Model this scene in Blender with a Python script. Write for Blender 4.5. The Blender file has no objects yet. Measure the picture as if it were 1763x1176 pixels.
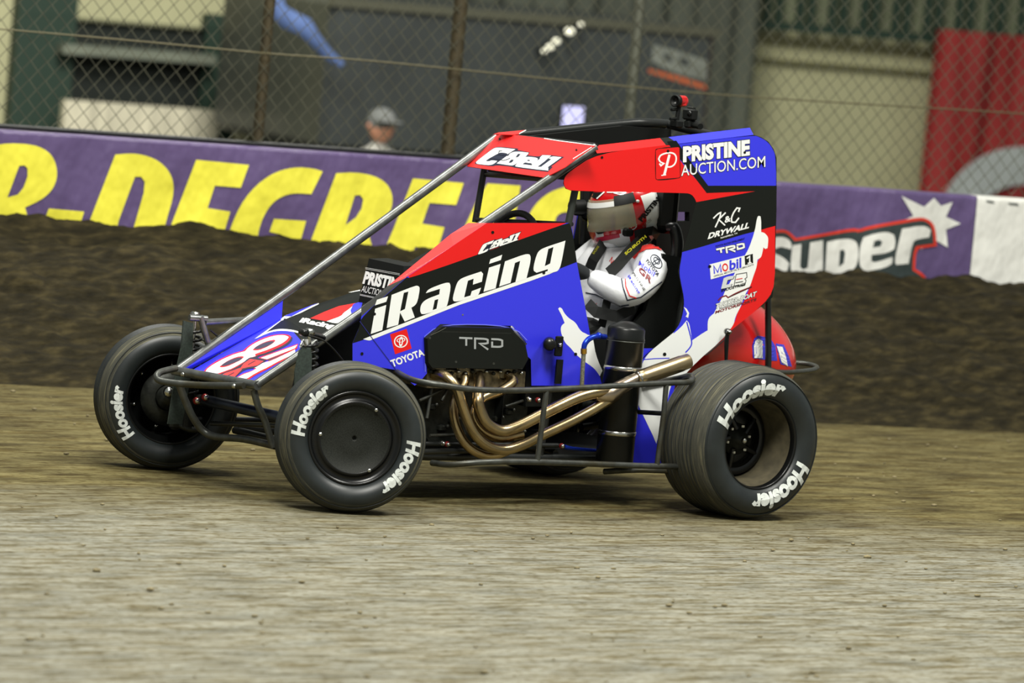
import bpy, math, random
from mathutils import Vector, Matrix
from mathutils.geometry import tessellate_polygon
random.seed(7)
sc = bpy.context.scene
col = sc.collection
# ------------------------------------------------------------------ camera
IW, IH, FPX = 1763.0, 1176.0, 9800.0
YAW, ELE, ROL = 0.64874511, 0.07940448, 0.09116612
CAM = Vector((-11.70702433, -16.9627786, 2.26116737))
D = Vector((math.sin(YAW)*math.cos(ELE), math.cos(YAW)*math.cos(ELE), -math.sin(ELE)))
rt = Vector((math.cos(YAW), -math.sin(YAW), 0)); upv = rt.cross(D)
RX = rt*math.cos(ROL) + upv*math.sin(ROL)
UY = -rt*math.sin(ROL) + upv*math.cos(ROL)
cd = bpy.data.cameras.new('camera'); cam = bpy.data.objects.new('camera', cd); col.objects.link(cam)
cd.sensor_width = 36; cd.lens = FPX/IW*36; cd.clip_end = 200
m = Matrix((RX, UY, -D)).transposed().to_4x4(); m.translation = CAM
cam.matrix_world = m
cd.dof.use_dof = True; cd.dof.focus_distance = 20.8; cd.dof.aperture_fstop = 3.4
sc.camera = cam
# ------------------------------------------------------------------ light
sc.view_settings.view_transform = 'Standard'; sc.view_settings.look = 'None'
sc.view_settings.gamma = 1; sc.view_settings.exposure = 0.06
w = bpy.data.worlds.new('arena'); sc.world = w; w.use_nodes = True
w.node_tree.nodes['Background'].inputs[0].default_value = (0.95, 1.0, 0.93, 1)
w.node_tree.nodes['Background'].inputs[1].default_value = 0.30
def area(name, loc, target, size, energy, colr=(1, .98, .9)):
    l = bpy.data.lights.new(name, 'AREA'); l.shape = 'SQUARE'; l.size = size; l.energy = energy; l.color = colr
    o = bpy.data.objects.new(name, l); col.objects.link(o); o.location = loc
    o.rotation_euler = (Vector(target)-Vector(loc)).to_track_quat('-Z', 'Y').to_euler()
    return o
area('arena_light', (-4, -6, 9.5), (0.5, 0, 0.3), 2.5, 1350)
area('arena_light', (4, -5, 10), (1.2, 0, 0.3), 2.5, 900)
area('arena_light', (0, 2.0, 9), (1.0, 0.5, 0), 3.0, 560)
area('arena_light', (7, 9, 8), (5.5, 16, 0.8), 3.0, 1300)

# ------------------------------------------------------------------ helpers
def ray(px, py): return D + RX*((px-IW/2)/FPX) - UY*((py-IH/2)/FPX)
def at(px, py, pl):
    """the point where a line of sight meets a plane; pl = y value or (point, normal)"""
    v = ray(px, py)
    if isinstance(pl, (int, float)): k = (pl-CAM.y)/v.y
    else: k = (pl[0]-CAM).dot(pl[1])/v.dot(pl[1])
    return CAM + v*k
def plane3(a, b, c):
    n = (b-a).cross(c-a).normalized()
    if n.dot(D) > 0: n = -n
    return (a.copy(), n)
def Z(ox, oy, s):                                    # enlargement -> photograph pixels
    return lambda pts: [(ox+x/s, oy+y/s) for x, y in pts]
NV = Vector((.205, .979, 0)).normalized(); UV = Vector((NV.y, -NV.x, 0))
def WP(u, off, z): return UV*u + NV*off + Vector((0, 0, z))
def wallplane(off): return (NV*off, -NV)
def uz(px, py, off):
    q = at(px, py, wallplane(off)); return q.dot(UV), q.z
def lin(c):
    return tuple(((v/255)/12.92 if v/255 <= .04045 else ((v/255+.055)/1.055)**2.4) for v in c)
MATS = {}
def mat(name, rgb, rough=.5, metal=0, var=0, vscale=8, bump=0, bscale=30, coat=0, emit=None, alpha=1, stretch=None, dust=None, dscale=4, dth=.5, spec=.5, rot=0):
    if name in MATS: return MATS[name]
    M = bpy.data.materials.new(name); M.use_nodes = True; MATS[name] = M
    nt = M.node_tree; b = nt.nodes['Principled BSDF']; c = lin(rgb)
    b.inputs['Base Color'].default_value = (*c, 1); b.inputs['Roughness'].default_value = rough
    b.inputs['Metallic'].default_value = metal; b.inputs['Coat Weight'].default_value = coat
    b.inputs['Specular IOR Level'].default_value = spec
    b.inputs['Coat Roughness'].default_value = .12
    b.inputs['Alpha'].default_value = alpha
    if emit:
        b.inputs['Emission Color'].default_value = (*lin(emit[0]), 1); b.inputs['Emission Strength'].default_value = emit[1]
    if var or bump or dust:
        tc = nt.nodes.new('ShaderNodeTexCoord'); mp = nt.nodes.new('ShaderNodeMapping')
        nt.links.new(tc.outputs['Object'], mp.inputs[0])
        if stretch: mp.inputs['Scale'].default_value = stretch
        mp.inputs['Rotation'].default_value = (0, 0, rot)
    def noise(scale, det=5):
        n = nt.nodes.new('ShaderNodeTexNoise'); n.inputs['Scale'].default_value = scale; n.inputs['Detail'].default_value = det
        nt.links.new(mp.outputs[0], n.inputs['Vector']); return n
    last = None
    if var:
        n = noise(vscale); cr = nt.nodes.new('ShaderNodeValToRGB')
        cr.color_ramp.elements[0].position = .3; cr.color_ramp.elements[1].position = .7
        cr.color_ramp.elements[0].color = (*[v*(1-var) for v in c], 1); cr.color_ramp.elements[1].color = (*[min(1, v*(1+var)) for v in c], 1)
        nt.links.new(n.outputs['Fac'], cr.inputs[0]); last = cr.outputs[0]
    if dust:
        n = noise(dscale, 8); cr = nt.nodes.new('ShaderNodeValToRGB')
        cr.color_ramp.elements[0].position = dth; cr.color_ramp.elements[1].position = min(1, dth+.2)
        mx = nt.nodes.new('ShaderNodeMix'); mx.data_type = 'RGBA'
        nt.links.new(n.outputs['Fac'], cr.inputs[0]); nt.links.new(cr.outputs[0], mx.inputs[0])
        if last: nt.links.new(last, mx.inputs[6])
        else: mx.inputs[6].default_value = (*c, 1)
        mx.inputs[7].default_value = (*lin(dust), 1); last = mx.outputs[2]
    if last: nt.links.new(last, b.inputs['Base Color'])
    if bump:
        n = noise(bscale); bp = nt.nodes.new('ShaderNodeBump'); bp.inputs['Strength'].default_value = min(1, bump); bp.inputs['Distance'].default_value = .02
        nt.links.new(n.outputs['Fac'], bp.inputs['Height']); nt.links.new(bp.outputs[0], b.inputs['Normal'])
    return M
BLUE = mat('blue_vinyl', (50, 52, 222), .38, coat=.15)
RED = mat('red_vinyl', (222, 16, 16), .38, coat=.15)
BLACK = mat('black_vinyl', (19, 22, 19), .5, spec=.2)
WHITE = mat('white_vinyl', (236, 238, 236), .45)
STEEL = mat('raw_steel_tube', (112, 114, 112), .34, .75, var=.25, vscale=25, dust=(60, 58, 50), dscale=12, dth=.6)
DSTEEL = mat('dirty_steel_tube', (74, 76, 72), .4, .6, var=.3, vscale=30, dust=(66, 62, 46), dscale=9, dth=.5)
BTUBE = mat('black_coated_tube', (26, 28, 27), .35, .1)
BPLAST = mat('black_plastic', (13, 15, 14), .5, spec=.25)
BGLOSS = mat('gloss_black', (10, 11, 11), .3, spec=.4)
SATIN = mat('satin_black', (16, 18, 18), .34, spec=.35)
DUSTB = mat('dusty_barrel', (70, 64, 46), .7, var=.3, vscale=30)
DARKM = mat('dark_cast_metal', (40, 42, 38), .45, .6, var=.5, vscale=40)
CHROME = mat('bright_metal', (190, 190, 185), .22, 1)
HEAD = mat('heat_gold_titanium', (172, 152, 114), .27, 1, var=.28, vscale=9, dust=(150, 120, 86), dscale=14, dth=.55)
MUFF = mat('gold_muffler', (188, 168, 132), .3, 1, var=.12, vscale=10)
TYRE = mat('tyre_rubber', (31, 36, 37), .42, var=.22, vscale=14)
TREAD = mat('dusty_tread', (64, 64, 54), .85, var=.3, vscale=60, dust=(108, 104, 82), dscale=30, dth=.52, bump=.4, bscale=120, stretch=(.25, 4, .25))
LETTER = mat('white_tyre_lettering', (205, 210, 206), .6, var=.15, vscale=60)
SILVER = mat('silver_print', (176, 180, 182), .35, .3)
GLASSY = mat('purple_blue_anodised', (30, 62, 200), .25, .7)
SUIT = mat('white_suit', (228, 230, 234), .8, bump=.25, bscale=14)
SUITRED = mat('red_suit', (215, 40, 32), .8)
BELT = mat('black_webbing', (20, 22, 22), .85)
YEL = mat('yellow_print', (196, 190, 30), .7)
HELR = mat('red_helmet_paint', (176, 16, 20), .2, coat=.5)
HELW = mat('white_helmet_paint', (215, 217, 214), .25, coat=.5)
VISOR = mat('beige_reflecting_visor', (150, 146, 124), .08, .1, alpha=.72, coat=.6)  # beige reflection is put into the colour of the clear visor
BRAID = mat('braided_hose', (150, 150, 132), .4, .7, var=.4, vscale=160)
BRASS = mat('brass', (196, 150, 60), .3, .9)
MAROON = mat('maroon_seat', (92, 14, 20), .6)
MESH = mat('grey_green_mesh_guard', (44, 54, 48), .75, var=.35, vscale=120)
TANKRED = mat('red_tank_paint', (214, 26, 28), .22, coat=.6)

LIFT = [0]
def soft(L, closed=True, it=2):
    """round off the shallow corners of an outline, keep the sharp ones"""
    for _ in range(it):
        n = len(L); o = []
        for i in range(n):
            p = L[i]
            if not closed and i in (0, n-1): o.append(p); continue
            a, b = L[i-1], L[(i+1) % n]; u = (p[0]-a[0], p[1]-a[1]); v = (b[0]-p[0], b[1]-p[1])
            t = abs(math.degrees(math.atan2(u[0]*v[1]-u[1]*v[0], u[0]*v[0]+u[1]*v[1])))
            if 7 < t < 48: o += [(p[0]-u[0]*.25, p[1]-u[1]*.25), (p[0]+v[0]*.25, p[1]+v[1]*.25)]
            else: o.append(p)
        L = o
    return L
class MB:
    def __init__(s): s.v = []; s.f = []; s.m = []; s.sm = []; s.mats = []
    def mi(s, mt):
        if mt not in s.mats: s.mats.append(mt)
        return s.mats.index(mt)
    def add(s, vs, fs, mt, smooth=False):
        b = len(s.v); s.v += [Vector(v) for v in vs]; i = s.mi(mt)
        for f in fs: s.f.append([b+k for k in f]); s.m.append(i); s.sm.append(smooth)
        return s
    def tube(s, pts, r, mt, n=12, curve=0, caps=True):
        pts = [Vector(p) for p in pts]
        rs = list(r) if isinstance(r, (list, tuple)) else [r]*len(pts)
        if curve and len(pts) > 2:
            P = []; Rr = []
            for i in range(len(pts)-1):
                p0 = pts[max(i-1, 0)]; p1 = pts[i]; p2 = pts[i+1]; p3 = pts[min(i+2, len(pts)-1)]
                for k in range(curve):
                    t = k/curve
                    P.append(.5*((2*p1)+(p2-p0)*t+(2*p0-5*p1+4*p2-p3)*t*t+(3*p1-p0-3*p2+p3)*t**3)); Rr.append(rs[i]*(1-t)+rs[i+1]*t)
            P.append(pts[-1]); Rr.append(rs[-1]); pts, rs = P, Rr
        t0 = (pts[1]-pts[0]).normalized(); a = Vector((0, 0, 1)) if abs(t0.z) < .9 else Vector((1, 0, 0))
        nrm = t0.cross(a).normalized(); vs = []; fs = []
        for i, p in enumerate(pts):
            if i == 0: t = t0
            elif i == len(pts)-1: t = (pts[i]-pts[i-1]).normalized()
            else: t = ((pts[i+1]-pts[i]).normalized()+(pts[i]-pts[i-1]).normalized()).normalized()
            nrm = (nrm - t*nrm.dot(t)).normalized(); bn = t.cross(nrm)
            for k in range(n):
                A = 2*math.pi*k/n; vs.append(p+(nrm*math.cos(A)+bn*math.sin(A))*rs[i])
        L = len(pts)
        for i in range(L-1):
            for k in range(n): fs.append((i*n+k, i*n+(k+1) % n, (i+1)*n+(k+1) % n, (i+1)*n+k))
        s.add(vs, fs, mt, True)
        if caps:
            s.add(vs[:n], [tuple(range(n))[::-1]], mt); s.add(vs[-n:], [tuple(range(n))], mt)
        return s
    def box(s, c, sx, sy, sz, mt, ax=None, bev=0):
        c = Vector(c); ax = ax or (Vector((1, 0, 0)), Vector((0, 1, 0)), Vector((0, 0, 1)))
        if bev:
            vs = []; fs = []; prof = []
            h = [sx/2, sy/2, sz/2]; b = min(bev, *[q*.9 for q in h])
            loops = [(-h[2], -b), (-h[2]+b, 0), (h[2]-b, 0), (h[2], -b)]
            for zz, ins in loops:
                X = h[0]+ins; Y = h[1]+ins
                for (x, y) in ((X-b, Y), (X, Y-b), (X, -Y+b), (X-b, -Y), (-X+b, -Y), (-X, -Y+b), (-X, Y-b), (-X+b, Y)):
                    vs.append(c+ax[0]*x+ax[1]*y+ax[2]*zz)
            for i in range(3):
                for k in range(8): fs.append((i*8+k, (i+1)*8+k, (i+1)*8+(k+1) % 8, i*8+(k+1) % 8))
            fs.append(tuple(range(8))); fs.append(tuple(range(31, 23, -1)))
            return s.add(vs, fs, mt)
        vs = [c+ax[0]*sx/2*i+ax[1]*sy/2*j+ax[2]*sz/2*k for i in (-1, 1) for j in (-1, 1) for k in (-1, 1)]
        return s.add(vs, [(0, 1, 3, 2), (4, 6, 7, 5), (0, 4, 5, 1), (2, 3, 7, 6), (0, 2, 6, 4), (1, 5, 7, 3)], mt)
    def lathe(s, prof, c, ax, mt, n=48, smooth=True):
        """prof: (radius, distance along ax); mt: one material or one per ring band"""
        c = Vector(c); ax = Vector(ax).normalized(); a = Vector((1, 0, 0)) if abs(ax.x) < .9 else Vector((0, 0, 1))
        e1 = (a-ax*a.dot(ax)).normalized(); e2 = ax.cross(e1)
        vs = []
        for r, d in prof:
            for k in range(n):
                A = 2*math.pi*k/n; vs.append(c+ax*d+(e1*math.cos(A)+e2*math.sin(A))*r)
        if not isinstance(mt, (list, tuple)): mt = [mt]*(len(prof)-1)
        b = len(s.v); s.v += vs
        for i in range(len(prof)-1):
            j = s.mi(mt[i])
            for k in range(n):
                s.f.append([b+i*n+k, b+i*n+(k+1) % n, b+(i+1)*n+(k+1) % n, b+(i+1)*n+k]); s.m.append(j); s.sm.append(smooth)
        return s
    def ball(s, c, r, mt, n=16, sc3=(1, 1, 1), rotm=None):
        c = Vector(c); vs = []; fs = []; h = n//2
        for i in range(h+1):
            for k in range(n):
                t = math.pi*i/h; A = 2*math.pi*k/n
                p = Vector((r*sc3[0]*math.sin(t)*math.cos(A), r*sc3[1]*math.sin(t)*math.sin(A), r*sc3[2]*math.cos(t)))
                if rotm: p = rotm @ p
                vs.append(c+p)
        for i in range(h):
            for k in range(n): fs.append((i*n+k, (i+1)*n+k, (i+1)*n+(k+1) % n, i*n+(k+1) % n))
        return s.add(vs, fs, mt, True)
    def poly(s, loops, mt, off=None):
        """flat face with holes, loops = [outer, hole, ...] of 3-D points"""
        loops = [[Vector(p) for p in L] for L in loops]
        tr = tessellate_polygon(loops); vs = [p for L in loops for p in L]
        if off is not None: vs = [p+off for p in vs]
        return s.add(vs, [tuple(t) for t in tr], mt)
    def plate(s, loops, th, mt, edge=None):
        """thick sheet: loops on its front, th = vector to its back"""
        s.poly(loops, mt); s.poly(loops, mt, th)
        for L in loops:
            n = len(L); vs = [Vector(p) for p in L]+[Vector(p)+th for p in L]
            s.add(vs, [(k, (k+1) % n, n+(k+1) % n, n+k) for k in range(n)], edge or mt)
        return s
    # marks drawn on a plane by photograph pixels
    def dec(s, loops, pl, mt, layer=1, step=.0003):
        if not isinstance(loops[0][0], (tuple, list)): loops = [loops]
        P = planeof(pl); LIFT[0] = (LIFT[0]+1) % 20
        loops = [soft(list(L)) if 9 <= len(L) < 60 else L for L in loops]
        return s.poly([[at(x, y, P) for x, y in L] for L in loops], mt, P[1]*(step*layer+LIFT[0]*.00001))
    def text(s, st, p0, p1, up, pl, mt, layer=2, bold=0, outline=None, ow=.05, shear=0, step=.0003, bases=None):
        P = planeof(pl)
        b0, _, x0, x1, ch = glyphs(st, 0)
        todo = ([(bold+ow, outline, layer-1)] if outline else []) + [(bold, mt, layer)]
        for bo, mm, la in todo:
            vs, fs, _, _, _ = glyphs(st, bo); W3 = []
            for x, y in vs:
                t = (x-x0)/(x1-x0); q = y/ch
                W3.append(at(p0[0]+(p1[0]-p0[0])*t+up[0]*q+shear*q, p0[1]+(p1[1]-p0[1])*t+up[1]*q, P)+P[1]*(step*la+.00022))
            s.add(W3, fs, mm)
        return s
    def line(s, pts, wpx, pl, mt, layer=2, closed=False):
        """a stroke of even width (in pixels) drawn on a plane"""
        pts = [p for i, p in enumerate(pts) if i == 0 or p != pts[i-1]]; pts = soft(pts, closed) if len(pts) > 4 else pts; n = len(pts); L = []; R = []
        for i in range(n):
            a = pts[i-1] if (i or closed) else None; b = pts[(i+1) % n] if (i < n-1 or closed) else None; p = pts[i]
            def nr_(q, r):
                d = math.hypot(r[0]-q[0], r[1]-q[1]) or 1; return (-(r[1]-q[1])/d, (r[0]-q[0])/d)
            ns = ([nr_(a, p)] if a else [])+([nr_(p, b)] if b else []); nx = sum(q[0] for q in ns); ny = sum(q[1] for q in ns); d = math.hypot(nx, ny) or 1; nx /= d; ny /= d
            k = min(1.8, 1/max(.3, nx*ns[0][0]+ny*ns[0][1]))*wpx/2; L.append((p[0]+nx*k, p[1]+ny*k)); R.append((p[0]-nx*k, p[1]-ny*k))
        P = planeof(pl); LIFT[0] = (LIFT[0]+1) % 20; of = P[1]*(.0003*layer+LIFT[0]*.00001)
        vs = [at(x, y, P)+of for x, y in L+R]; m_ = n if closed else n-1
        return s.add(vs, [(i, (i+1) % n, n+(i+1) % n, n+i) for i in range(m_)], mt)
    def ring(s, c, r, wpx, pl, mt, layer=2, sx=1, sy=1, n=20, tilt=0):
        def el(q): return [(c[0]+q*(sx*math.cos(a)*math.cos(tilt)-sy*math.sin(a)*math.sin(tilt)), c[1]+q*(sx*math.cos(a)*math.sin(tilt)+sy*math.sin(a)*math.cos(tilt))) for a in [2*math.pi*k/n for k in range(n)]]
        if wpx >= r: return s.dec([el(r)], pl, mt, layer)
        return s.dec([el(r), el(r-wpx)], pl, mt, layer)
    def build(s, name, parent=None, label=None, origin=None):
        me = bpy.data.meshes.new(name); o = bpy.data.objects.new(name, me); col.objects.link(o)
        off = Vector((0, 0, 0))
        if parent is not None:
            o.parent = parent; off = WLOC.get(parent.name, Vector((0, 0, 0)))
            WLOC[o.name] = off
        elif origin is not None:
            o.location = origin; off = Vector(origin); WLOC[o.name] = off
        me.from_pydata([tuple(v-off) for v in s.v], [], s.f)
        for mt in s.mats: me.materials.append(mt)
        for p, mi_, sm in zip(me.polygons, s.m, s.sm): p.material_index = mi_; p.use_smooth = sm
        me.update()
        if label: o['label'] = label
        return o
WLOC = {}
def planeof(pl): return (Vector((0, pl, 0)), Vector((0, -1, 0))) if isinstance(pl, (int, float)) else pl
GC = {}
def glyphs(st, bold):
    k = (st, round(bold, 3))
    if k in GC: return GC[k]
    cu = bpy.data.curves.new('lettering', 'FONT'); cu.body = st; cu.size = 1; cu.offset = bold; cu.resolution_u = 3; cu.fill_mode = 'FRONT'
    o = bpy.data.objects.new('lettering', cu); col.objects.link(o); bpy.context.view_layer.update()
    me = bpy.data.meshes.new_from_object(o)
    vs = [(v.co.x, v.co.y) for v in me.vertices]; fs = [tuple(p.vertices) for p in me.polygons]
    cu.body = 'H'; cu.offset = 0; bpy.context.view_layer.update(); m2 = bpy.data.meshes.new_from_object(o); ch = max(v.co.y for v in m2.vertices)
    bpy.data.objects.remove(o); bpy.data.curves.remove(cu); bpy.data.meshes.remove(me); bpy.data.meshes.remove(m2)
    GC[k] = (vs, fs, min(v[0] for v in vs), max(v[0] for v in vs), ch); return GC[k]
def thing(name, loc, label, cat, group=None):
    o = bpy.data.objects.new(name, None); col.objects.link(o); o.location = loc; o.empty_display_size = .1
    WLOC[o.name] = Vector(loc); tag(o, label, cat, group); return o
def tag(o, label=None, cat=None, group=None, kind=None):
    if label: o['label'] = label
    if cat: o['category'] = cat
    if group: o['group'] = group
    if kind: o['kind'] = kind
    return o
def hsh(x, y):
    n = math.sin(x*127.1+y*311.7)*43758.5453; return n-math.floor(n)
def vn(x, y):
    ix, iy = math.floor(x), math.floor(y); fx, fy = x-ix, y-iy; fx = fx*fx*(3-2*fx); fy = fy*fy*(3-2*fy)
    return (hsh(ix, iy)*(1-fx)+hsh(ix+1, iy)*fx)*(1-fy)+(hsh(ix, iy+1)*(1-fx)+hsh(ix+1, iy+1)*fx)*fy
def fbm(x, y, o=4):
    s = 0; a = .5
    for _ in range(o): s += a*vn(x, y); x = x*2.03+7.1; y = y*2.03+3.7; a *= .5
    return s

#%%SETTING
# ------------------------------------------------------------------ ground
def ground_mat():
    M = bpy.data.materials.new('packed_clay'); M.use_nodes = True; nt = M.node_tree; b = nt.nodes['Principled BSDF']; b.inputs['Roughness'].default_value = .9
    b.inputs['Specular IOR Level'].default_value = .2
    tc = nt.nodes.new('ShaderNodeTexCoord')
    def mp(scale, rot=0):
        q = nt.nodes.new('ShaderNodeMapping'); q.inputs['Scale'].default_value = scale; q.inputs['Rotation'].default_value = (0, 0, rot); nt.links.new(tc.outputs['Object'], q.inputs[0]); return q
    def nz(mpn, sc_, det=6):
        n = nt.nodes.new('ShaderNodeTexNoise'); n.inputs['Scale'].default_value = sc_; n.inputs['Detail'].default_value = det; nt.links.new(mpn.outputs[0], n.inputs['Vector']); return n
    def ramp(src, stops):
        r = nt.nodes.new('ShaderNodeValToRGB'); e = r.color_ramp.elements
        e[0].position, e[0].color = stops[0][0], (*lin(stops[0][1]), 1); e[1].position, e[1].color = stops[-1][0], (*lin(stops[-1][1]), 1)
        for p, c in stops[1:-1]:
            k = e.new(p); k.color = (*lin(c), 1)
        nt.links.new(src, r.inputs[0]); return r
    def mix(f, a, c, mode='MIX', fv=.5):
        x = nt.nodes.new('ShaderNodeMix'); x.data_type = 'RGBA'; x.blend_type = mode
        if f is not None: nt.links.new(f, x.inputs[0])
        else: x.inputs[0].default_value = fv
        nt.links.new(a, x.inputs[6]); nt.links.new(c, x.inputs[7]); return x.outputs[2]
    al = .2064
    long_ = mp((.6, 1.8, 1), al)                      # streaks lie along the groove
    dry = ramp(nz(long_, 5).outputs[0], [(.3, (112, 112, 102)), (.5, (132, 131, 118)), (.72, (144, 142, 127))])
    damp = ramp(nz(long_, 4).outputs[0], [(.3, (72, 64, 38)), (.5, (102, 94, 60)), (.72, (124, 115, 76))])
    # the damp line lies on the wall side, the dry groove on the infield side
    sx = nt.nodes.new('ShaderNodeSeparateXYZ'); rm = mp((1, 1, 1), al); nt.links.new(rm.outputs[0], sx.inputs[0])
    n3 = nz(mp((.5, 1.3, 1), al), 1.6, 5)
    ad = nt.nodes.new('ShaderNodeMath'); ad.operation = 'MULTIPLY_ADD'; nt.links.new(n3.outputs[0], ad.inputs[0]); ad.inputs[1].default_value = 1.6; nt.links.new(sx.outputs[1], ad.inputs[2])
    mr = nt.nodes.new('ShaderNodeMapRange'); mr.inputs[1].default_value = GB0; mr.inputs[2].default_value = GB1; nt.links.new(ad.outputs[0], mr.inputs[0])
    base = mix(mr.outputs[0], dry.outputs[0], damp.outputs[0])
    spk = nz(mp((1.0, 2.6, 1), al), 26, 4); sr = ramp(spk.outputs[0], [(.50, (255, 255, 255)), (.64, (190, 180, 154))])
    base = mix(None, base, sr.outputs[0], 'MULTIPLY', 1.0)
    spk2 = nz(mp((.5, 3, 1), al), 9, 5); sr2 = ramp(spk2.outputs[0], [(.46, (255, 255, 255)), (.62, (186, 172, 136))])
    base = mix(None, base, sr2.outputs[0], 'MULTIPLY', .9)
    nt.links.new(base, b.inputs['Base Color'])
    bp = nt.nodes.new('ShaderNodeBump'); bp.inputs['Strength'].default_value = .55; bp.inputs['Distance'].default_value = .02
    nt.links.new(nz(mp((1, 2.5, 1), al), 22, 8).outputs[0], bp.inputs['Height']); nt.links.new(bp.outputs[0], b.inputs['Normal'])
    return M
GB0, GB1 = -0.6, 0.9
GM = ground_mat()
g = MB(); nx, ny = 200, 150
vs = []; fs = []
for j in range(ny+1):
    off = -9+13.2*(j/ny)
    for i in range(nx+1):
        u = -7+17*i/nx
        near = min(1, max(0, (abs(off+.0)-.0)))
        vs.append(WP(u, off, (fbm(u*2.2, off*5)-.47)*.012-.002 if off < 3.2 else 0))
for j in range(ny):
    for i in range(nx): a = j*(nx+1)+i; fs.append((a, a+1, a+nx+2, a+nx+1))
g.add(vs, fs, GM, True)
o = g.build('floor'); tag(o, 'packed clay dirt race track surface, pale groove in front and damper brown behind', kind='structure')
FLB = mat('concrete_floor', (92, 92, 84), .8, var=.2)
g = MB(); g.add([WP(-30, 4.2, -.01), WP(40, 4.2, -.01), WP(40, 40, -.01), WP(-30, 40, -.01)], [(0, 1, 2, 3)], FLB)
tag(g.build('floor_infield'), 'concrete floor beyond the track wall', kind='structure')
# loose crumbs of clay
CR = mat('clay_crumb', (128, 118, 88), .95, var=.4, vscale=60)
g = MB()
for k in range(700):
    u = random.uniform(-3.5, 7); of = random.uniform(-5.5, 3.1); q = WP(u, of, 0)
    if -.9 < q.x < 2.4 and -.9 < q.y < .9: continue
    r = random.uniform(.003, .009)*(1.5 if random.random() < .05 else 1)
    g.ball(WP(u, of, r*.3), r, CR, 6, (random.uniform(.9, 2), random.uniform(.7, 1.3), .6))
o = g.build('dirt_crumbs'); tag(o, 'loose crumbs of clay scattered over the race track', 'dirt', kind='stuff')
# berm of loose dirt against the wall
BM = bpy.data.materials.new('loose_damp_dirt'); BM.use_nodes = True; nt = BM.node_tree; b = nt.nodes['Principled BSDF']; b.inputs['Roughness'].default_value = .95; b.inputs['Specular IOR Level'].default_value = .15
tc = nt.nodes.new('ShaderNodeTexCoord'); mpn = nt.nodes.new('ShaderNodeMapping'); mpn.inputs['Rotation'].default_value = (0, 0, .2064); mpn.inputs['Scale'].default_value = (.6, 1.4, 1.4); nt.links.new(tc.outputs['Object'], mpn.inputs[0])
n1 = nt.nodes.new('ShaderNodeTexNoise'); n1.inputs['Scale'].default_value = 16; n1.inputs['Detail'].default_value = 8; nt.links.new(mpn.outputs[0], n1.inputs['Vector'])
cr = nt.nodes.new('ShaderNodeValToRGB'); e = cr.color_ramp.elements; e[0].position = .3; e[0].color = (*lin((26, 23, 13)), 1); e[1].position = .75; e[1].color = (*lin((68, 60, 37)), 1)
k_ = e.new(.52); k_.color = (*lin((42, 37, 22)), 1)
nt.links.new(n1.outputs[0], cr.inputs[0]); nt.links.new(cr.outputs[0], b.inputs['Base Color'])
bp = nt.nodes.new('ShaderNodeBump'); bp.inputs['Strength'].default_value = .8; bp.inputs['Distance'].default_value = .03
n2 = nt.nodes.new('ShaderNodeTexNoise'); n2.inputs['Scale'].default_value = 30; n2.inputs['Detail'].default_value = 6; nt.links.new(mpn.outputs[0], n2.inputs['Vector'])
nt.links.new(n2.outputs[0], bp.inputs['Height']); nt.links.new(bp.outputs[0], b.inputs['Normal'])
g = MB(); nx, ny = 420, 90; vs = []; fs = []
for j in range(ny+1):
    t = j/ny
    for i in range(nx+1):
        u = -2.5+11*i/nx
        off = 3.33+1.55*t
        z = .62*(t**.85) if t < 1 else .62
        z = .60*(1-(1-t)**1.35)
        amp = .115*min(1, t*5)
        z += amp*(fbm(u*3.2, off*6, 5)-.48) + .05*min(1, t*4)*(fbm(u*12, off*16, 3)-.45) - .01
        vs.append(WP(u, off+.04*(fbm(u*2+9, t*3, 3)-.5), z))
for j in range(ny):
    for i in range(nx): a = j*(nx+1)+i; fs.append((a, a+1, a+nx+2, a+nx+1))
g.add(vs, fs, BM, True)
o = g.build('dirt_berm'); tag(o, 'dark brown bank of loose dirt piled against the bannered wall', 'dirt bank')

# ------------------------------------------------------------------ track wall and banners
CON = mat('wall_concrete', (70, 72, 70), .8, var=.2)
WT = .975
g = MB(); c0 = WP(2.5, 5.0, WT/2-.1)
g.box(c0, 17, .16, WT+.2, CON, (UV, NV, Vector((0, 0, 1))))
o = g.build('wall_track'); tag(o, 'low concrete track wall behind the banners', kind='structure')
FP = wallplane(4.8905)
def bmat(name, rgb): return mat(name, rgb, .42, bump=.8, bscale=1.1, stretch=(1.2, 1.2, .7), var=.10, vscale=3, coat=.1)
PUR = bmat('purple_vinyl_banner', (92, 76, 118)); YLW = bmat('yellow_banner_ink', (232, 224, 72)); BWH = bmat('white_banner_ink', (226, 226, 220)); BBK = bmat('black_banner_ink', (52, 62, 62)); BRD = bmat('red_banner_ink', (214, 58, 40))
for q_ in (PUR, YLW, BWH, BBK, BRD):
    for n_ in q_.node_tree.nodes:
        if n_.type == 'BUMP': n_.inputs['Distance'].default_value = .2
def banner(u0, u1, mt, name, label, deco):
    g = MB(); prof = [(4.905, .25)] + [(4.893, .25+.68*k/6) for k in range(7)]
    for k in range(7):
        a = k/6*math.pi/2; prof.append((4.893+.018*(1-math.cos(a))+0, WT-.012+.018*math.sin(a)))
    prof += [(4.98, WT+.007)]
    n = int((u1-u0)*12)+1; vs = []; fs = []
    for i in range(n+1):
        u = u0+(u1-u0)*i/n
        for j, (of, z) in enumerate(prof):
            dz = (fbm(u*1.7, 1.3)-.47)*.03 if j > 6 else 0
            vs.append(WP(u, of, max(z+dz*.35, z-.002)))
    m_ = len(prof)
    for i in range(n):
        for j in range(m_-1): fs.append((i*m_+j, (i+1)*m_+j, (i+1)*m_+j+1, i*m_+j+1))
    g.add(vs, fs, mt, True); deco(g)
    o = g.build(name); tag(o, label, 'banner', None)
    return o
S = .0012
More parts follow.
